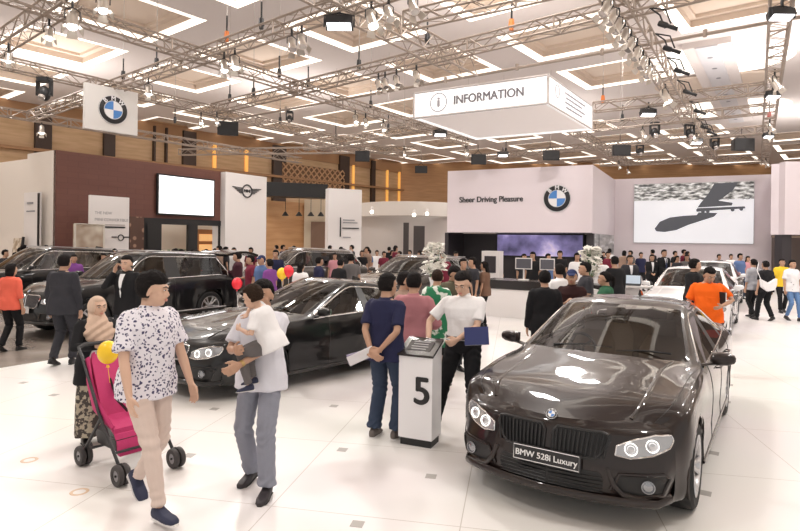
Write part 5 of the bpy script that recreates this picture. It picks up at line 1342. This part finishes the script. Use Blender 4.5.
def pos(px, py, Y): p = at(px, py, Y); return (p.x, Y), max(1.46, min(1.86, p.z))

# the couple with the pushchair
man1, I = human('man in white floral shirt and beige trousers walking right in the left foreground', (-1.85,4.24), -125, H=1.80, skin='light', hair='fringe', top=floral, bottom=beige, legs='slim', vox=.0075, loose=1.15,
    rf=(.07,.30,0,0,-4), lf=(-.07,-.32,.02,0,42), rh=(.25,.20,.86), lh=(-.25,.16,.86), head=(38,4), shoes=sneaker, soles=sole_w, style='buttoned', build=1.0, lean=2, hands=(18,22))
wom, I2 = human('woman in a beige headscarf and black top pushing the pink pushchair', (-2.96,5.62), -128, H=1.46, skin='light', hair='hijab', haircol=(.60,.44,.34), top=blackc, bottom=skirt_p, legs='skirt', style='tunic', sleeve='long',
    vox=.0085, rh=(.16,.34,.98/1.46*1.75), lh=(-.16,.34,.98/1.46*1.75), head=(4,2), hands=(70,70), build=1.05, hemz=-.22)
pk = mat('pushchair_pink', (.50,.03,.14), .7, bump=.3, bscale=20); fb = mat('pushchair_frame', (.02,.02,.022), .45); wrub = mat('wheel_rubber', (.05,.045,.045), .7)
pc = thing('pushchair', 'pink pushchair with black frame pushed by the woman in the headscarf', 'pushchair', (-2.34,5.02,0), R(-128))
def path_shell(w0, pts, th): return MB().rings([[Vector((-w0*a,y,z)), Vector((w0*a,y,z)), Vector((w0*a,y+n1*th,z+n2*th)), Vector((-w0*a,y+n1*th,z+n2*th))] for a, y, z, n1, n2 in pts])
path_shell(.19, [(.8,-.40,.95,.9,.4),(1,-.35,.88,.9,.45),(1,-.22,.62,.9,.4),(1,-.12,.42,.6,.8),(1,.04,.38,0,1),(1,.12,.34,-.3,.9),(.9,.17,.22,-.9,.1),(.9,.18,.17,-.9,.1)], .05).obj('seat', pk, pc, True)
for sg in (1,-1):
    MB().tube([(.20*sg,-.37,.92),(.215*sg,-.28,.72),(.22*sg,-.16,.55),(.21*sg,.0,.46),(.19*sg,.10,.40)], [(.05,.012),(.06,.014),(.07,.014),(.05,.014),(.02,.012)], 8, up=Vector((1,0,0))).obj('side_panel', pk, pc, True)
    MB().tube([(.22*sg,-.50,1.0),(.23*sg,-.40,.93),(.24*sg,-.05,.50),(.235*sg,.30,.14)], .014, 8).obj('frame_tube', fb, pc, True)
    MB().tube([(.23*sg,-.02,.48),(.24*sg,-.32,.12)], .014, 8).obj('rear_leg', fb, pc, True)
    for yy, dx in ((-.33,0),(.34,0)):
        for q in (-.028,.028):
            M_ = Matrix.Translation((.24*sg+q,yy,.085)) @ Matrix.Rotation(R(90),4,'Y')
            wv = MB().rev([(.045,-.018),(.078,-.020),(.085,-.010),(.085,.010),(.078,.020),(.045,.018)], M_, 22, True).obj('wheel', wrub, pc, True)
            MB().rev([(0,-.012),(.048,-.012),(.048,.012),(0,.012)], M_, 16).obj('hub', mat('hub_grey', (.25,.24,.25), .4), wv, True)
        MB().tube([(.24*sg-.05,yy,.085),(.24*sg+.05,yy,.085)], .010, 6).tube([(.24*sg,yy,.085),(.237*sg,yy*.93,.17)], .016, 6).obj('wheel_bracket', fb, pc)
MB().tube([(-.22,-.50,1.0),(-.15,-.53,1.015),(.15,-.53,1.015),(.22,-.50,1.0)], .017, 8).obj('handle', fb, pc, True)
MB().tube([(-.24,-.32,.13),(.24,-.32,.13)], .012, 6).obj('rear_axle', fb, pc); MB().tube([(-.23,.20,.22),(.23,.20,.22)], .012, 6).obj('cross_bar', fb, pc)
MB().rings([[Vector((x*sx_,y,z)) for x, sx_ in ((-1,w_),(1,w_))]+[Vector((w_,y+.10,z+.02)),Vector((-w_,y+.10,z+.02))] for y, z, w_ in ((-.42,.80,.12),(-.46,.90,.15),(-.42,.97,.14))]).obj('grey_bag', mat('bag_grey', (.42,.40,.40), .7), pc, True)
MB().rings([[Vector((-.17,-.22,.20)),Vector((.17,-.22,.20)),Vector((.19,-.24,.34)),Vector((-.19,-.24,.34))],[Vector((-.17,.12,.20)),Vector((.17,.12,.20)),Vector((.19,.14,.30)),Vector((-.19,.14,.30))]]).obj('basket', fb, pc, True)
for sg in (1,-1): MB().tube([(.07*sg,-.22,.74),(.07*sg,-.10,.58),(.03*sg,.02,.49)], [(.02,.005),(.02,.005),(.02,.005)], 6, up=Vector((1,0,0))).obj('harness_strap', fb, pc)
b_ = at(108,353,4.85); bl = thing('balloon', 'yellow balloon beside the pushchair handle, behind the floral shirt', 'balloon', (b_.x,4.85,b_.z))
MB().ell((0,0,0), (.085,.085,.105), None, 20, 14, fn=lambda d: 1-.12*max(0,-d.z)).obj('balloon_skin', mat('balloon_yellow', (.90,.58,.02), .25), bl, True)
MB().tube([(0,0,-.10),(0,0,-.12)], [.008,.016], 8).tube([(0,0,-.12),(.02,0,-.25)], .0025, 4).obj('knot', mat('balloon_yellow'), bl)

# the father carrying a toddler
fath, I3 = human('man in grey jeans and pale shirt holding a toddler, in front of the black coupe', (-1.10,4.62), 168, H=1.72, skin='tan', hair='short', top=cloth('pale', (.66,.66,.72)), bottom=cloth('jean_grey', (.25,.26,.31)), legs='jeans', vox=.0075,
    rf=(.12,-.12,0,10,10), lf=(-.12,.13,0,-8,0), rh=(.08,.30,1.17), lh=(.0,.36,1.08), lel=(-.9,-.1,-.8), rel=(.7,-.2,-1), head=(6,8), shoes=mat('shoe_dark', (.03,.025,.03), .5), palm={1:(-.2,-1,0),-1:(.2,-1,.3)}, hands=(35,30), lean=-3, loose=1.15)
tod, I4 = human('toddler in white shirt carried in the arms of the man in grey jeans', at(273,345,4.37).xy, 82, H=.98, skin='light', hair='short', haircol=(.03,.018,.012), top=white_c, bottom=grey_c, legs='slim', vox=.0085, headscale=1.42, z0=.69, lean=24,
    rf=(.06,.17,.17,0,10), lf=(-.07,.15,.15,0,10), rh=(.12,.42,1.30), lh=(-.16,.40,1.12), lel=(-.5,-.2,-1), shoes=sneaker, soles=sole_w, head=(-12,-4), build=1.18, hands=(30,30), hemz=-.09, loose=1.2)
wp_ = I3['wr'][-1]; MB().rings([[wp_+Vector((.0,0,0))-I3['hd'][-1]*t_+x*.030*math.cos(a)+y*.026*math.sin(a) for a in [2*PI*k/14 for k in range(14)] for x, y in [frame(I3['hd'][-1])]] for t_ in (.0,.022)]).obj('wristwatch', mat('watch_gold', (.5,.35,.15), .3, .8), fath, True)

# number stand
P_ = G(431.4,449.6); Q_ = G(400.7,440.4); wd_ = .35; fd = Vector((math.cos(R(24)), -math.sin(R(24)), 0)); Q_ = P_-fd*wd_; dep = .26
ns = thing('number_stand', 'white upright information stand with a large black 5 and sloping dark screen', 'stand', tuple(Q_), math.atan2(fd.y, fd.x))
def profl(y0, y1, z0, z1f, z1b, ins=0): return MB().rings([[Vector((ins,y0,z0)),Vector((wd_-ins,y0,z0)),Vector((wd_-ins,y0,z1f)),Vector((ins,y0,z1f))],[Vector((ins,y1,z0)),Vector((wd_-ins,y1,z0)),Vector((wd_-ins,y1,z1b)),Vector((ins,y1,z1b))]])
zf = at(416,357,5.55).z; zb = zf+.12
profl(0, dep, .075, zf, zb).obj('body', white_gloss, ns); profl(.02, dep-.02, 0, .075, .075, .015).obj('base', blackm, ns)
MB().rings([[Vector((-.012,-.015,zf)),Vector((wd_+.012,-.015,zf)),Vector((wd_+.012,-.015,zf+.022)),Vector((-.012,-.015,zf+.022))],[Vector((-.012,dep+.02,zb)),Vector((wd_+.012,dep+.02,zb)),Vector((wd_+.012,dep+.02,zb+.022)),Vector((-.012,dep+.02,zb+.022))]]).obj('top_plate', mat('stand_top', (.03,.025,.025), .15), ns)
sl_ = math.atan2(zb-zf, dep); Ms = Matrix.Translation((wd_/2, dep/2, (zf+zb)/2+.026)) @ Matrix.Rotation(sl_,4,'X')
MB().box((0,0,0),(wd_*.72,dep*.62,.006)).obj('tablet_screen', mat('tablet_glass', (.06,.06,.065), .08), ns, M=Ms)
for k in range(4): MB().box((0,.06-.04*k,.004),(wd_*(.5-.06*(k%2)),.008,.002)).obj('screen_line', mat('screen_text', (.35,.35,.36), .4), ns, M=Ms)
Mn = facing((wd_*.70, -.002, zf-.34), (0,-1,0)); add_text('5', .37, Mn, mat('number_black', (.01,.01,.01), .5), 'numeral', ns, depth=.003, off=.010)

# men round the stand
_, I5 = human('man in navy t-shirt and dark jeans with hands clasped behind his back', (-.13,5.80), -30, H=1.71, skin='tan', hair='short', top=navy, bottom=jeanb, legs='jeans', vox=.0085, rh=(.05,-.19,.95), lh=(-.04,-.215,.92), rel=(1,-.35,0), lel=(-1,-.35,0), palm={1:(0,-1,0),-1:(0,1,0)}, hands=(30,30), fist={1:(-.8,-.1,-.5),-1:(.8,-.1,-.5)}, head=(-15,3), rf=(.10,.05,0,8,0), lf=(-.12,-.02,0,-10,0), shoes=mat('shoe_grey', (.12,.10,.09), .6), soles=sole_w, build=1.04)
br = thing('brochure', 'folded white and purple brochure held behind the navy t-shirt man', 'brochure', tuple(at(361,356,5.62)), .2)
for k, c_ in enumerate(((.75,.73,.74),(.35,.30,.45))): MB().box((0,0,0),(.27,.006,.10),rotm(y=-24+9*k, x=10)).obj('page', mat('page_%d' % k, c_, .5), br, M=Matrix.Translation((0,.01*k,0)))
human('man in dusty pink shirt standing with his back turned behind the number stand', (.16,6.45), -12, H=1.69, hair='short', top=pinkc, bottom=blackc, sleeve='long', vox=.0095, rh=(.20,.20,1.05), lh=(-.22,.05,.85), head=(-10,5), build=1.04)
human('man facing right, seen between the navy and the pink shirts', *[pos(404,268,7.3)[0]], -95, H=pos(404,268,7.3)[1], hair='short', top=cloth('tan_shirt', (.32,.22,.17)), bottom=blackc, vox=.0095, glasses=True)
human('person in green and white leafy print top with bare legs, beside the pink shirt', pos(437,263,7.9)[0], -35, H=1.66, hair='thin', haircol=(.03,.027,.025), top=green_p, bottom=blackc, legs='shorts', style='tunic', vox=.0095, rh=(.2,.2,1.05), lh=(-.24,.0,.85), shoes=brownshoe, hemz=-.32, head=(30,0))
human('man in olive brown shirt behind the green print top, hair over his ears', pos(453,262,8.9)[0], -160, H=1.66, hair='fringe', top=olive, bottom=dkgrey, vox=.0095, head=(20,15), sleeve='long', rh=(.1,.28,1.1), lh=(-.1,.3,1.1))
_, I6 = human('salesman in white polo shirt and black trousers reading at the number stand', (.67,5.95), 166, H=1.745, skin='light', hair='short', top=white_c, bottom=blackc, legs='slim', tuck=True, vox=.0075, rh=(.33,.22,.985), lh=(.02,.29,1.03), rel=(.8,-.6,0), lel=(-.9,-.4,0),
    rf=(.27,.12,0,26,0), lf=(-.10,-.02,0,-8,0), head=(-14,22), belly=.02, build=1.04, hands=(22,55), palm={1:(-.4,.2,-1),-1:(.1,-1,.5)})
fo = thing('folder', 'navy blue folder held against the white polo shirt', 'folder', tuple(at(476.5,336,5.60)), R(-8))
MB().box((0,0,0),(.235,.014,.175),rotm(y=-4,x=-18)).obj('cover', mat('folder_navy', (.02,.03,.13), .45), fo); MB().box((0,-.002,-.004),(.225,.010,.168),rotm(y=-4,x=-18)).obj('papers', mat('paper', (.75,.74,.72), .7), fo)

# right side
_, I7 = human('man in bright orange shirt looking down, behind the black sedan', pos(708,263,8.9)[0], 168, H=pos(708,263,8.9)[1], hair='short', skin='tan', top=orange, bottom=blackc, vox=.009, head=(8,28), build=1.12, belly=.05, rh=(.24,.12,.92), lh=(-.12,.28,1.10), lel=(-1,-.3,0), rf=(.12,.1,0,5,0))
bk_ = thing('notebook', 'dark notebook held under the arm of the man in orange', 'notebook', tuple(at(722,299,8.72)), .4)
MB().box((0,0,0),(.03,.13,.21)).obj('cover', blackm, bk_); MB().box((.003,-.004,0),(.02,.126,.20)).obj('pages', mat('paper'), bk_)
human('man in dark suit facing right, directly behind the man in orange', pos(694,256,10.9)[0], -95, H=pos(694,256,10.9)[1], hair='short', top=blackc, bottom=blackc, style='jacket', sleeve='long', vox=.012)
def P(label, px, ytop, Y, face, **kw):
    xy, H = pos(px, ytop, Y); kw.setdefault('vox', .016 if Y < 12 else .022 if Y < 17 else .028); kw.setdefault('bottom', blackc); kw.setdefault('H', H)
    return human(label, xy, face, **kw)
rnd = random.Random(11)
P('man in black shirt with his back turned, left of the black sedan windscreen', 545, 267, 8.0, -5, top=blackc, sleeve='long', vox=.010, build=1.05)
P('young man in white shirt right of the black shirted back', 560, 261, 9.6, 20, top=white_c, vox=.012)
P('man in black top with a camera at his chest, behind the sedan bonnet', 572, 266, 8.5, 160, top=cloth('black_red', (.03,.010,.010)), vox=.012, rh=(.06,.25,1.2), lh=(-.06,.25,1.2), hair='cap')
P('man in charcoal t-shirt seen in profile facing left', 586, 259, 10, 85, top=dkgrey, vox=.012, rh=(.2,.2,1.0))
P('woman in dark green top beside the sedan roof, hair tied back', 606, 265, 8.9, 75, H=1.60, top=cloth('green', (.03,.11,.06)), hair='tail', vox=.012)
P('man in white shirt behind the woman in dark green', 600, 252, 14.5, 0, top=white_c)
P('man in black suit standing with his back turned above the sedan roof', 615, 254, 13, 10, top=blackc, style='jacket', sleeve='long')
P('suited man with white shirt facing the camera, left of the laptop table', 630, 253, 15.5, 175, top=dkgrey, style='jacket', sleeve='long')
P('suited man with hands folded, left of a pair before the screen wall', 652, 253, 20, 170, top=blackc, style='jacket', sleeve='long', vox=.018, rh=(.05,.22,1.0), lh=(-.05,.22,1.0))
P('taller suited man, right of a pair before the screen wall', 664, 248, 20, 185, top=blackc, style='jacket', sleeve='long', vox=.018, extra='tie', rh=(.05,.22,1.0), lh=(-.05,.22,1.0))
P('woman with long black hair right of the tall suited man', 677, 254, 21, 200, top=dkgrey, hair='long', H=1.6)
P('man in grey shirt standing left of the white cars', 687, 253, 21, 150, top=grey_c)
P('person in black beyond the second white car, left one', 719, 253, 24, 180, top=blackc)
P('person in white beyond the second white car', 731, 253, 25, 170, top=white_c)
P('person in blue shirt right of the second white car', 740, 252, 21, 190, top=cloth('blue', (.10,.16,.32)), legs='jeans', bottom=jeanb)
P('woman in pink top far behind the striped shirt', 748, 253, 22, 180, top=cloth('pink', (.60,.28,.32)), hair='long', H=1.6)
P('person in grey striped shirt and black trousers walking away on the right aisle', 754, 257, 15.6, 8, top=stripe, vox=.014, hair='tail', sleeve='rolled', rf=(.08,.20,0,0,0), lf=(-.08,-.15,0,0,25))
_, I8 = P('man in black t-shirt with a white shoulder bag on his back, right aisle', 766, 259, 15.1, 10, top=blackc, vox=.014, build=1.08, rf=(.08,-.18,0,0,25), lf=(-.10,.18,0,0,0))
bg = thing('shoulder_bag', 'white shoulder bag slung across the black t-shirt on the right aisle', 'bag', tuple(at(768,284,14.92)), 0)
MB().rings([[Vector((x,dy,z)) for x, z in ((-.20,.12),(-.17,-.08),(-.03,-.19),(.15,-.15),(.20,.0),(.20,.14),(.0,.02))] for dy in (-.06,.05)]).obj('bag_body', white_c, bg, True)
MB().tube([(-.18,.0,.10),(-.24,.08,.35),(-.12,.20,.55)], [(.02,.006),(.02,.006),(.02,.006)], 6).obj('strap', white_c, bg)
P('man in yellow t-shirt behind the right aisle walkers', 782, 257, 17, 165, top=cloth('yellow', (.80,.55,.04)), vox=.016, rf=(.08,.15,0,0,0), lf=(-.08,-.10,0,0,20))
P('man in printed white t-shirt and blue jeans at the right edge', 792, 258, 15.2, 185, top=mat('cloth_print_tee', (.7,.7,.7), .8, build=pattern('flecks', 9, (.78,.78,.80), (.35,.35,.36), .16, .05)), bottom=cloth('jean_blue', (.12,.22,.42)), legs='slim', vox=.014, rf=(.08,-.1,0,0,20), lf=(-.10,.16,0,0,0))
# by the reception counter
P('man in black behind the reception counter, far left end', 463, 256, 12.5, 200, top=blackc)
P('young man in dark shirt near the flower vase, facing left', 473, 255, 13.2, 110, top=dkgrey)
P('woman with long black hair and bare shoulders before the monitors', 485, 258, 13.3, 60, H=1.58, top=cloth('brown_top', (.16,.09,.06)), hair='long')
P('person in maroon shirt left of the flower vase', 443, 250, 16, 180, top=maroon)
for i, (px, tp, Y, fa, c_, lb) in enumerate(((524,252,17.5,190,dkgrey,'person in dark grey by the right monitor'),(533,250,17,150,blackc,'man in black standing at the right end of the counter'),(548,252,18,200,cloth('blue', (.1,.16,.32)),'person in blue under the stage fascia badge'),
    (560,249,19,170,blackc,'person in black right of the one in blue under the stage badge'),(577,251,17,180,white_c,'person in white left of the white flowers'),(456,250,19,180,navy,'person in navy at the corner of the dark bay'),(497,250,21,180,grey_c,'person in grey behind the left monitor'),(641,251,24,180,navy,'person in navy at the foot of the screen wall'),(608,250,21,180,maroon,'person in maroon under the stage corner'))):
    P(lb, px, tp, Y, fa, top=c_, hair='long' if i in (0,5) else 'short')
# middle of the hall
P('woman in white top with black hair behind the coupe roof, near the balloons', 301, 260, 13.3, -20, H=1.5, top=white_c, hair='long', vox=.018)
P('man in navy shirt behind the coupe roof, facing right', 319, 255, 14.3, -60, top=navy, vox=.018)
P('person in black bending near the middle of the coupe roof', 338, 257, 14.0, -30, top=blackc, vox=.018, lean=10)
P('man in grey shirt with his back turned behind the coupe roof', 351, 252, 14.6, 0, top=grey_c, vox=.018, build=1.08)
P('woman in pale pink behind the grey shirted back', 335, 250, 19, 180, top=cloth('pink', (.60,.28,.32)), H=1.6, hair='bob')
P('man in dark clothes at the open tailgate, arms folded', 238, 250, 14.4, 100, top=cloth('dark_wine', (.06,.02,.03)), sleeve='long', vox=.018, rh=(-.05,.25,1.2), lh=(.05,.25,1.15))
P('man in maroon shirt right of the open tailgate', 251, 253, 13.8, 120, top=maroon, vox=.018, rh=(.15,.25,1.1))
P('person in navy cap and blue shirt right of the maroon shirt', 262, 253, 13.3, 150, top=cloth('blue', (.10,.16,.32)), hair='cap', vox=.018)
P('person in purple shirt left of the balloons', 270, 255, 13.0, 60, top=cloth('purple', (.20,.06,.26)), vox=.018, H=1.58)
P('man in navy shirt behind the purple shirt', 276, 248, 16, 170, top=navy)
for i, (px, tp, Y, col_, lb) in enumerate(((251,246,21,maroon,'far person in maroon in front of the winged emblem panel'),(234,246,21,white_c,'far person in white in front of the winged emblem panel'),(287,248,22,blackc,'far person in black before the timber booth'),(296,248,22.5,grey_c,'far person in grey before the timber booth'),
    (306,249,24,cloth('pink',(.6,.28,.32)),'far person in pink before the white pillar'),(362,249,22,blackc,'far person in black right of the white pillar'),(369,248,22.5,cloth('blue',(.1,.16,.32)),'far person in blue right of the white pillar'),(377,249,24,white_c,'far person in white under the spot lamps'),
    (384,250,22,maroon,'far person in maroon behind the mid-hall dark car'),(392,249,26,blackc,'far person in black behind the mid-hall dark car'),(400,250,24,cloth('blue',(.1,.16,.32)),'far person in blue before the dark booth panels'),(410,249,25,white_c,'far person in white before the dark booth panels'),
    (420,250,23,navy,'far person in navy right of the dark booth panels'),(428,249,25,grey_c,'far person in grey at the right of the pale booth'),(325,249,23,navy,'far person in navy before the white pillar'),(344,248,24,maroon,'far person in maroon before the white pillar'),
    (314,250,21,grey_c,'person in grey behind the grey sport utility car'))):
    P(lb, px, tp, Y, 180+rnd.uniform(-80,80), top=col_, hair='bob' if i % 4 == 1 else 'short')
# left side
P('woman in coral top and black trousers seen from behind at the left edge', 11, 263, 9.9, -8, top=coral, hair='bob', vox=.010, H=1.56, sleeve='rolled', rf=(.08,.10,0,0,0), lf=(-.08,-.14,0,0,20))
_, I9 = P('man in dark grey suit seen from behind, beside the dark sport utility car', 64, 251, 8.9, -4, top=dkgrey, bottom=dkgrey, style='jacket', sleeve='long', vox=.0095, build=1.06, rf=(.09,.10,0,0,0), lf=(-.10,-.12,0,0,18))
_, I10 = P('man in open dark jacket and white shirt talking on a phone', 128, 252, 9.0, 165, top=blackc, bottom=dkgrey, style='jacket', sleeve='long', vox=.0095, skin='light', rh=(.135,.13,1.44), rel=(.45,.4,-1), palm={1:(-1,0,0)}, head=(10,4), fist={1:(-.12,-.45,1)})
ph = thing('mobile_phone', 'black mobile phone held to the ear of the man in the open jacket', 'phone', tuple(I10['w'](.105,-.005,-.02)), 0)
ph.parent = None; pp = Matrix.Translation((pos(128,252,9.0)[0][0], 9.0, 0)) @ Matrix.Rotation(R(165),4,'Z') @ I10['w'](.108,.0,-.02)
ph.location = pp; ph.rotation_euler = (R(10),0,R(165)); MB().box((0,0,0),(.010,.065,.13)).obj('case', blackm, ph); MB().box((-.006,0,0),(.003,.06,.12)).obj('screen', mat('tablet_glass'), ph)
P('woman in purple top partly hidden behind the suited man', 74, 253, 14.6, -150, top=cloth('purple', (.20,.06,.26)), hair='short', vox=.018, H=1.58)
P('man with a dark shirt looking over the roof of the sport utility car', 104, 252, 17.0, 180, top=dkgrey, vox=.02)
for i, (px, tp, Y, col_, lb) in enumerate(((5,248,17,dkgrey,'leftmost far person in dark clothes beside the cream block'),(15,251,18,navy,'far person in navy near the left edge'),(23,250,18.5,maroon,'far person in maroon near the left edge'),(33,249,19,blackc,'far person in black behind the farthest left car'),
    (88,247,20.5,blackc,'far person in black in front of the picture board'),(98,248,20,cloth('tan_shirt',(.32,.22,.17)),'far person in tan in front of the info board'),(116,249,20.5,grey_c,'far person in grey right of the info board'),(131,250,21,maroon,'far person in maroon by the patterned panel'),
    (155,249,20.8,maroon,'far person in maroon at the left of the dark doorway'),(165,250,21.2,grey_c,'far person in grey in the dark doorway'),(176,247,22,blackc,'far person in black under the palm'),(184,249,21,cloth('pink',(.6,.28,.32)),'far person in pink in the dark doorway'),
    (193,248,22.5,navy,'far person in navy at the shelf in the doorway'),(203,249,21.5,white_c,'far person in white at the right of the doorway'),(215,247,23,blackc,'far person in black by the right door post'))):
    P(lb, px, tp, Y, 180+rnd.uniform(-90,90), top=col_, hair='bob' if i % 4 == 2 else 'short')

cols = [blackc, dkgrey, navy, maroon, grey_c, cloth('tan_shirt',(.32,.22,.17)), blackc, white_c]
for k in range(46):
    if k < 20: px = 4+rnd.random()*222; Y = 17.8+rnd.random()*2.6; lb = 'distant visitor in the crowd in front of the brown stand wall'; g = 'distant crowd before the brown wall'
    elif k < 38: px = 270+rnd.random()*170; Y = 21.5+rnd.random()*6; lb = 'distant visitor in the crowd in the middle of the hall'; g = 'distant crowd in mid hall'
    else: px = 600+rnd.random()*120; Y = 24+rnd.random()*4; lb = 'distant visitor standing before the big video screen'; g = 'distant crowd before the screen wall'
    q = at(px, 250, Y)
    if k < 20 and (q.x+10.2)**2+(q.y-16.3)**2 < 7: continue
    human(lb, (q.x, q.y), rnd.uniform(0,360), H=rnd.uniform(1.58,1.80), top=cols[k % 8], bottom=blackc, vox=.028, hair='bob' if k % 5 == 0 else 'short', group=g)
# balloons by the grey car
for px, py, nm, c_, lb in ((288.5,271.5,'red',(.85,.03,.05),'red balloon, right of a pair above the coupe roof'),(282,274,'yellow',(.90,.58,.02),'yellow balloon, left of a pair above the coupe roof'),(237,284,'red',(.85,.03,.05),'red balloon by the tail of the car with the open tailgate')):
    p = at(px, py, 12.6); e_ = thing('balloon', lb, 'balloon', tuple(p))
    MB().ell((0,0,0), (.115,.115,.14), None, 20, 14, fn=lambda d: 1-.12*max(0,-d.z)).obj('balloon_skin', mat('balloon_'+nm, c_, .25), e_, True)
    MB().tube([(0,0,-.13),(0,0,-.155)], [.010,.02], 8).obj('knot', mat('balloon_'+nm), e_); MB().tube([(0,0,-.155),(.03,0,-.6),(0,.02,-p.z+.02)], .004, 4).obj('string', white, e_)

# reception counter, monitors, flowers
ca = G(482,315.5); cb_ = G(526,319.5); cd = (cb_-ca).normalized(); clen = 3.4
ct = thing('reception_counter', 'white reception counter with a thick black top, behind the group by the sedan', 'counter', tuple(ca), math.atan2(cd.y, cd.x))
MB().box((clen/2,.40,.37),(clen,.8,.74)).obj('front_panel', white, ct); MB().box((clen/2,.40,.86),(clen+.04,.84,.23)).obj('black_top', mat('counter_black', (.02,.017,.017), .25), ct)
for px, lb, wd2 in ((506,'flat monitor on the counter, left of two',.44),(527,'flat monitor on the counter, right of two',.38)):
    p = ca+cd*((px-482)*(clen/2.9)*.026+.25)+Vector((-cd.y,cd.x,0))*.45; e_ = thing('monitor', lb, 'monitor', (p.x,p.y,.975), math.atan2(cd.y, cd.x)+.15)
    MB().box((0,0,.012),(.26,.18,.024)).obj('foot', white, e_); MB().tube([(0,.02,.02),(0,.02,.30)], .022, 8).obj('stand', white, e_)
    MB().box((0,0,.44),(wd2,.035,.30)).obj('casing', white, e_); MB().box((0,-.020,.44),(wd2*.90,.006,.25)).obj('screen', mat('monitor_dark', (.12,.12,.14), .15), e_)
cabt = thing('display_cabinet', 'tall white display cabinet beside the monitors behind the counter', 'cabinet', tuple(at(492,300,17.5).xy)+(0,), -.5)
MB().box((0,0,.85),(.55,.4,1.7)).obj('body', white, cabt); MB().box((0,-.21,1.3),(.36,.02,.5)).obj('dark_niche', mat('bay_dark'), cabt)
def flowers(px, Y, zt, label, seed=1, hgt=.75):
    p = at(px, 260, Y); e_ = thing('flower_vase', label, 'flowers', (p.x, Y, 0)); zb_ = zt-hgt
    MB().box((0,0,zb_/2-.12),(.34,.34,zb_-.24)).obj('pedestal', white, e_); MB().rev([(0,zb_-.24),(.09,zb_-.24),(.07,zb_-.12),(.11,zb_+.02),(.09,zb_+.02),(0,zb_)], n=16).obj('vase', white_gloss, e_, True)
    rr = random.Random(seed); pet = MB(); stm = MB()
    for k in range(95):
        a = rr.random()*2*PI; rad = .26*math.sqrt(rr.random()); z = zb_+.12+rr.random()*(hgt-.12); rad *= 1-.35*abs((z-zb_-.35)/hgt)
        c_ = Vector((rad*math.cos(a), rad*math.sin(a), z)); q = Matrix.Rotation(rr.random()*6,3,'Z') @ Matrix.Rotation(rr.random()*2-1,3,'X')
        for m in range(5):
            an = 2*PI*m/5; pet.ell(c_+q @ Vector((.042*math.cos(an), .042*math.sin(an), 0)), (.042,.032,.010), q @ Matrix.Rotation(an,3,'Z'), 6, 4)
        if k % 5 == 0: stm.tube([Vector((0,0,zb_-.1)), Vector((c_.x*.5,c_.y*.5,(zb_+z)/2)), c_], .005, 4)
    pt = pet.obj('petals', mat('petal_white', (.80,.78,.72), .6), e_, 'all'); tag(pt, kind='stuff'); stm.obj('stems', mat('leaf', (.07,.17,.05), .5), e_)
flowers(434, 12.2, at(434,243,12.2).z, 'white flowers in a vase on a pedestal left of the reception counter')
flowers(590, 13.5, at(590,247,13.5).z, 'white flowers in a vase above the heads right of the counter', 4)
# small laptop table with a lit car picture
lp = G(632,322); lt_ = thing('display_table', 'slim display table carrying a laptop right of the reception counter', 'table', (lp.x,lp.y,0), -.5)
MB().box((0,0,.90),(.9,.5,.05)).obj('table_top', white, lt_); MB().box((0,0,.44),(.3,.3,.88)).obj('pedestal', white, lt_)
lt2 = thing('laptop', 'open laptop on the slim display table', 'laptop', (lp.x,lp.y,.927), -.5); MB().box((0,0,.01),(.38,.26,.02)).obj('keyboard_base', blackm, lt2)
MB().box((0,.15,.14),(.38,.015,.25),rotm(x=-12)).obj('lid', blackm, lt2); MB().box((0,.139,.14),(.34,.006,.21),rotm(x=-12)).obj('display', mat('laptop_screen', (.3,.35,.4), .3, emit=(.55,.62,.7), estr=.6), lt2)
# ---------------------------------------------------------------- camera, light, view
cam = bpy.data.cameras.new('camera'); co = bpy.data.objects.new('camera', cam); COL.objects.link(co); S.camera = co
co.location = (0,0,CH); co.rotation_euler = (R(90),-ROLL,0); cam.sensor_width = 36; cam.lens = 36*F/800; cam.shift_y = (HY-265.5)/800; cam.clip_end = 200
w = bpy.data.worlds.new('world'); S.world = w; w.use_nodes = True
w.node_tree.nodes['Background'].inputs[0].default_value = (1,.95,.90,1); w.node_tree.nodes['Background'].inputs[1].default_value = .85
def area(x, y, z, e, sz=.5, up=False, col=(1,.95,.91), name='hall_fill'):
    l = bpy.data.lights.new(name, 'AREA'); l.energy = e; l.size = sz; l.color = col; o = bpy.data.objects.new(name, l); COL.objects.link(o); o.location = (x,y,z)
    if up: o.rotation_euler = (PI,0,0)
    return o
# added downward area lights near the ceiling, standing in for the hall's overall light
for x, y in ((-16,8),(-6,2),(5,2),(15,6),(-9,13),(1,11),(10,12),(-16,22),(-5,24),(6,21),(15,20),(24,14),(-8,36),(6,36),(20,36),(30,25),(0,48),(16,48)):
    area(x, y, ZC-.15, 330, .9)
for x, y in ((-12,14),(2,16),(14,22),(-6,30),(8,34),(-16,26),(24,34)):
    area(x, y, 6.9, 270, 3.5, up=True, name='ceiling_fill')  # upward area lights added to brighten the ceiling, no fixtures behind them
S.view_settings.view_transform = 'Standard'; S.view_settings.look = 'None'; S.view_settings.gamma = 1; S.view_settings.exposure = 0.0
try: S.view_settings.use_curve_mapping = False
except Exception: pass
bpy.data.scenes.remove(TMP)
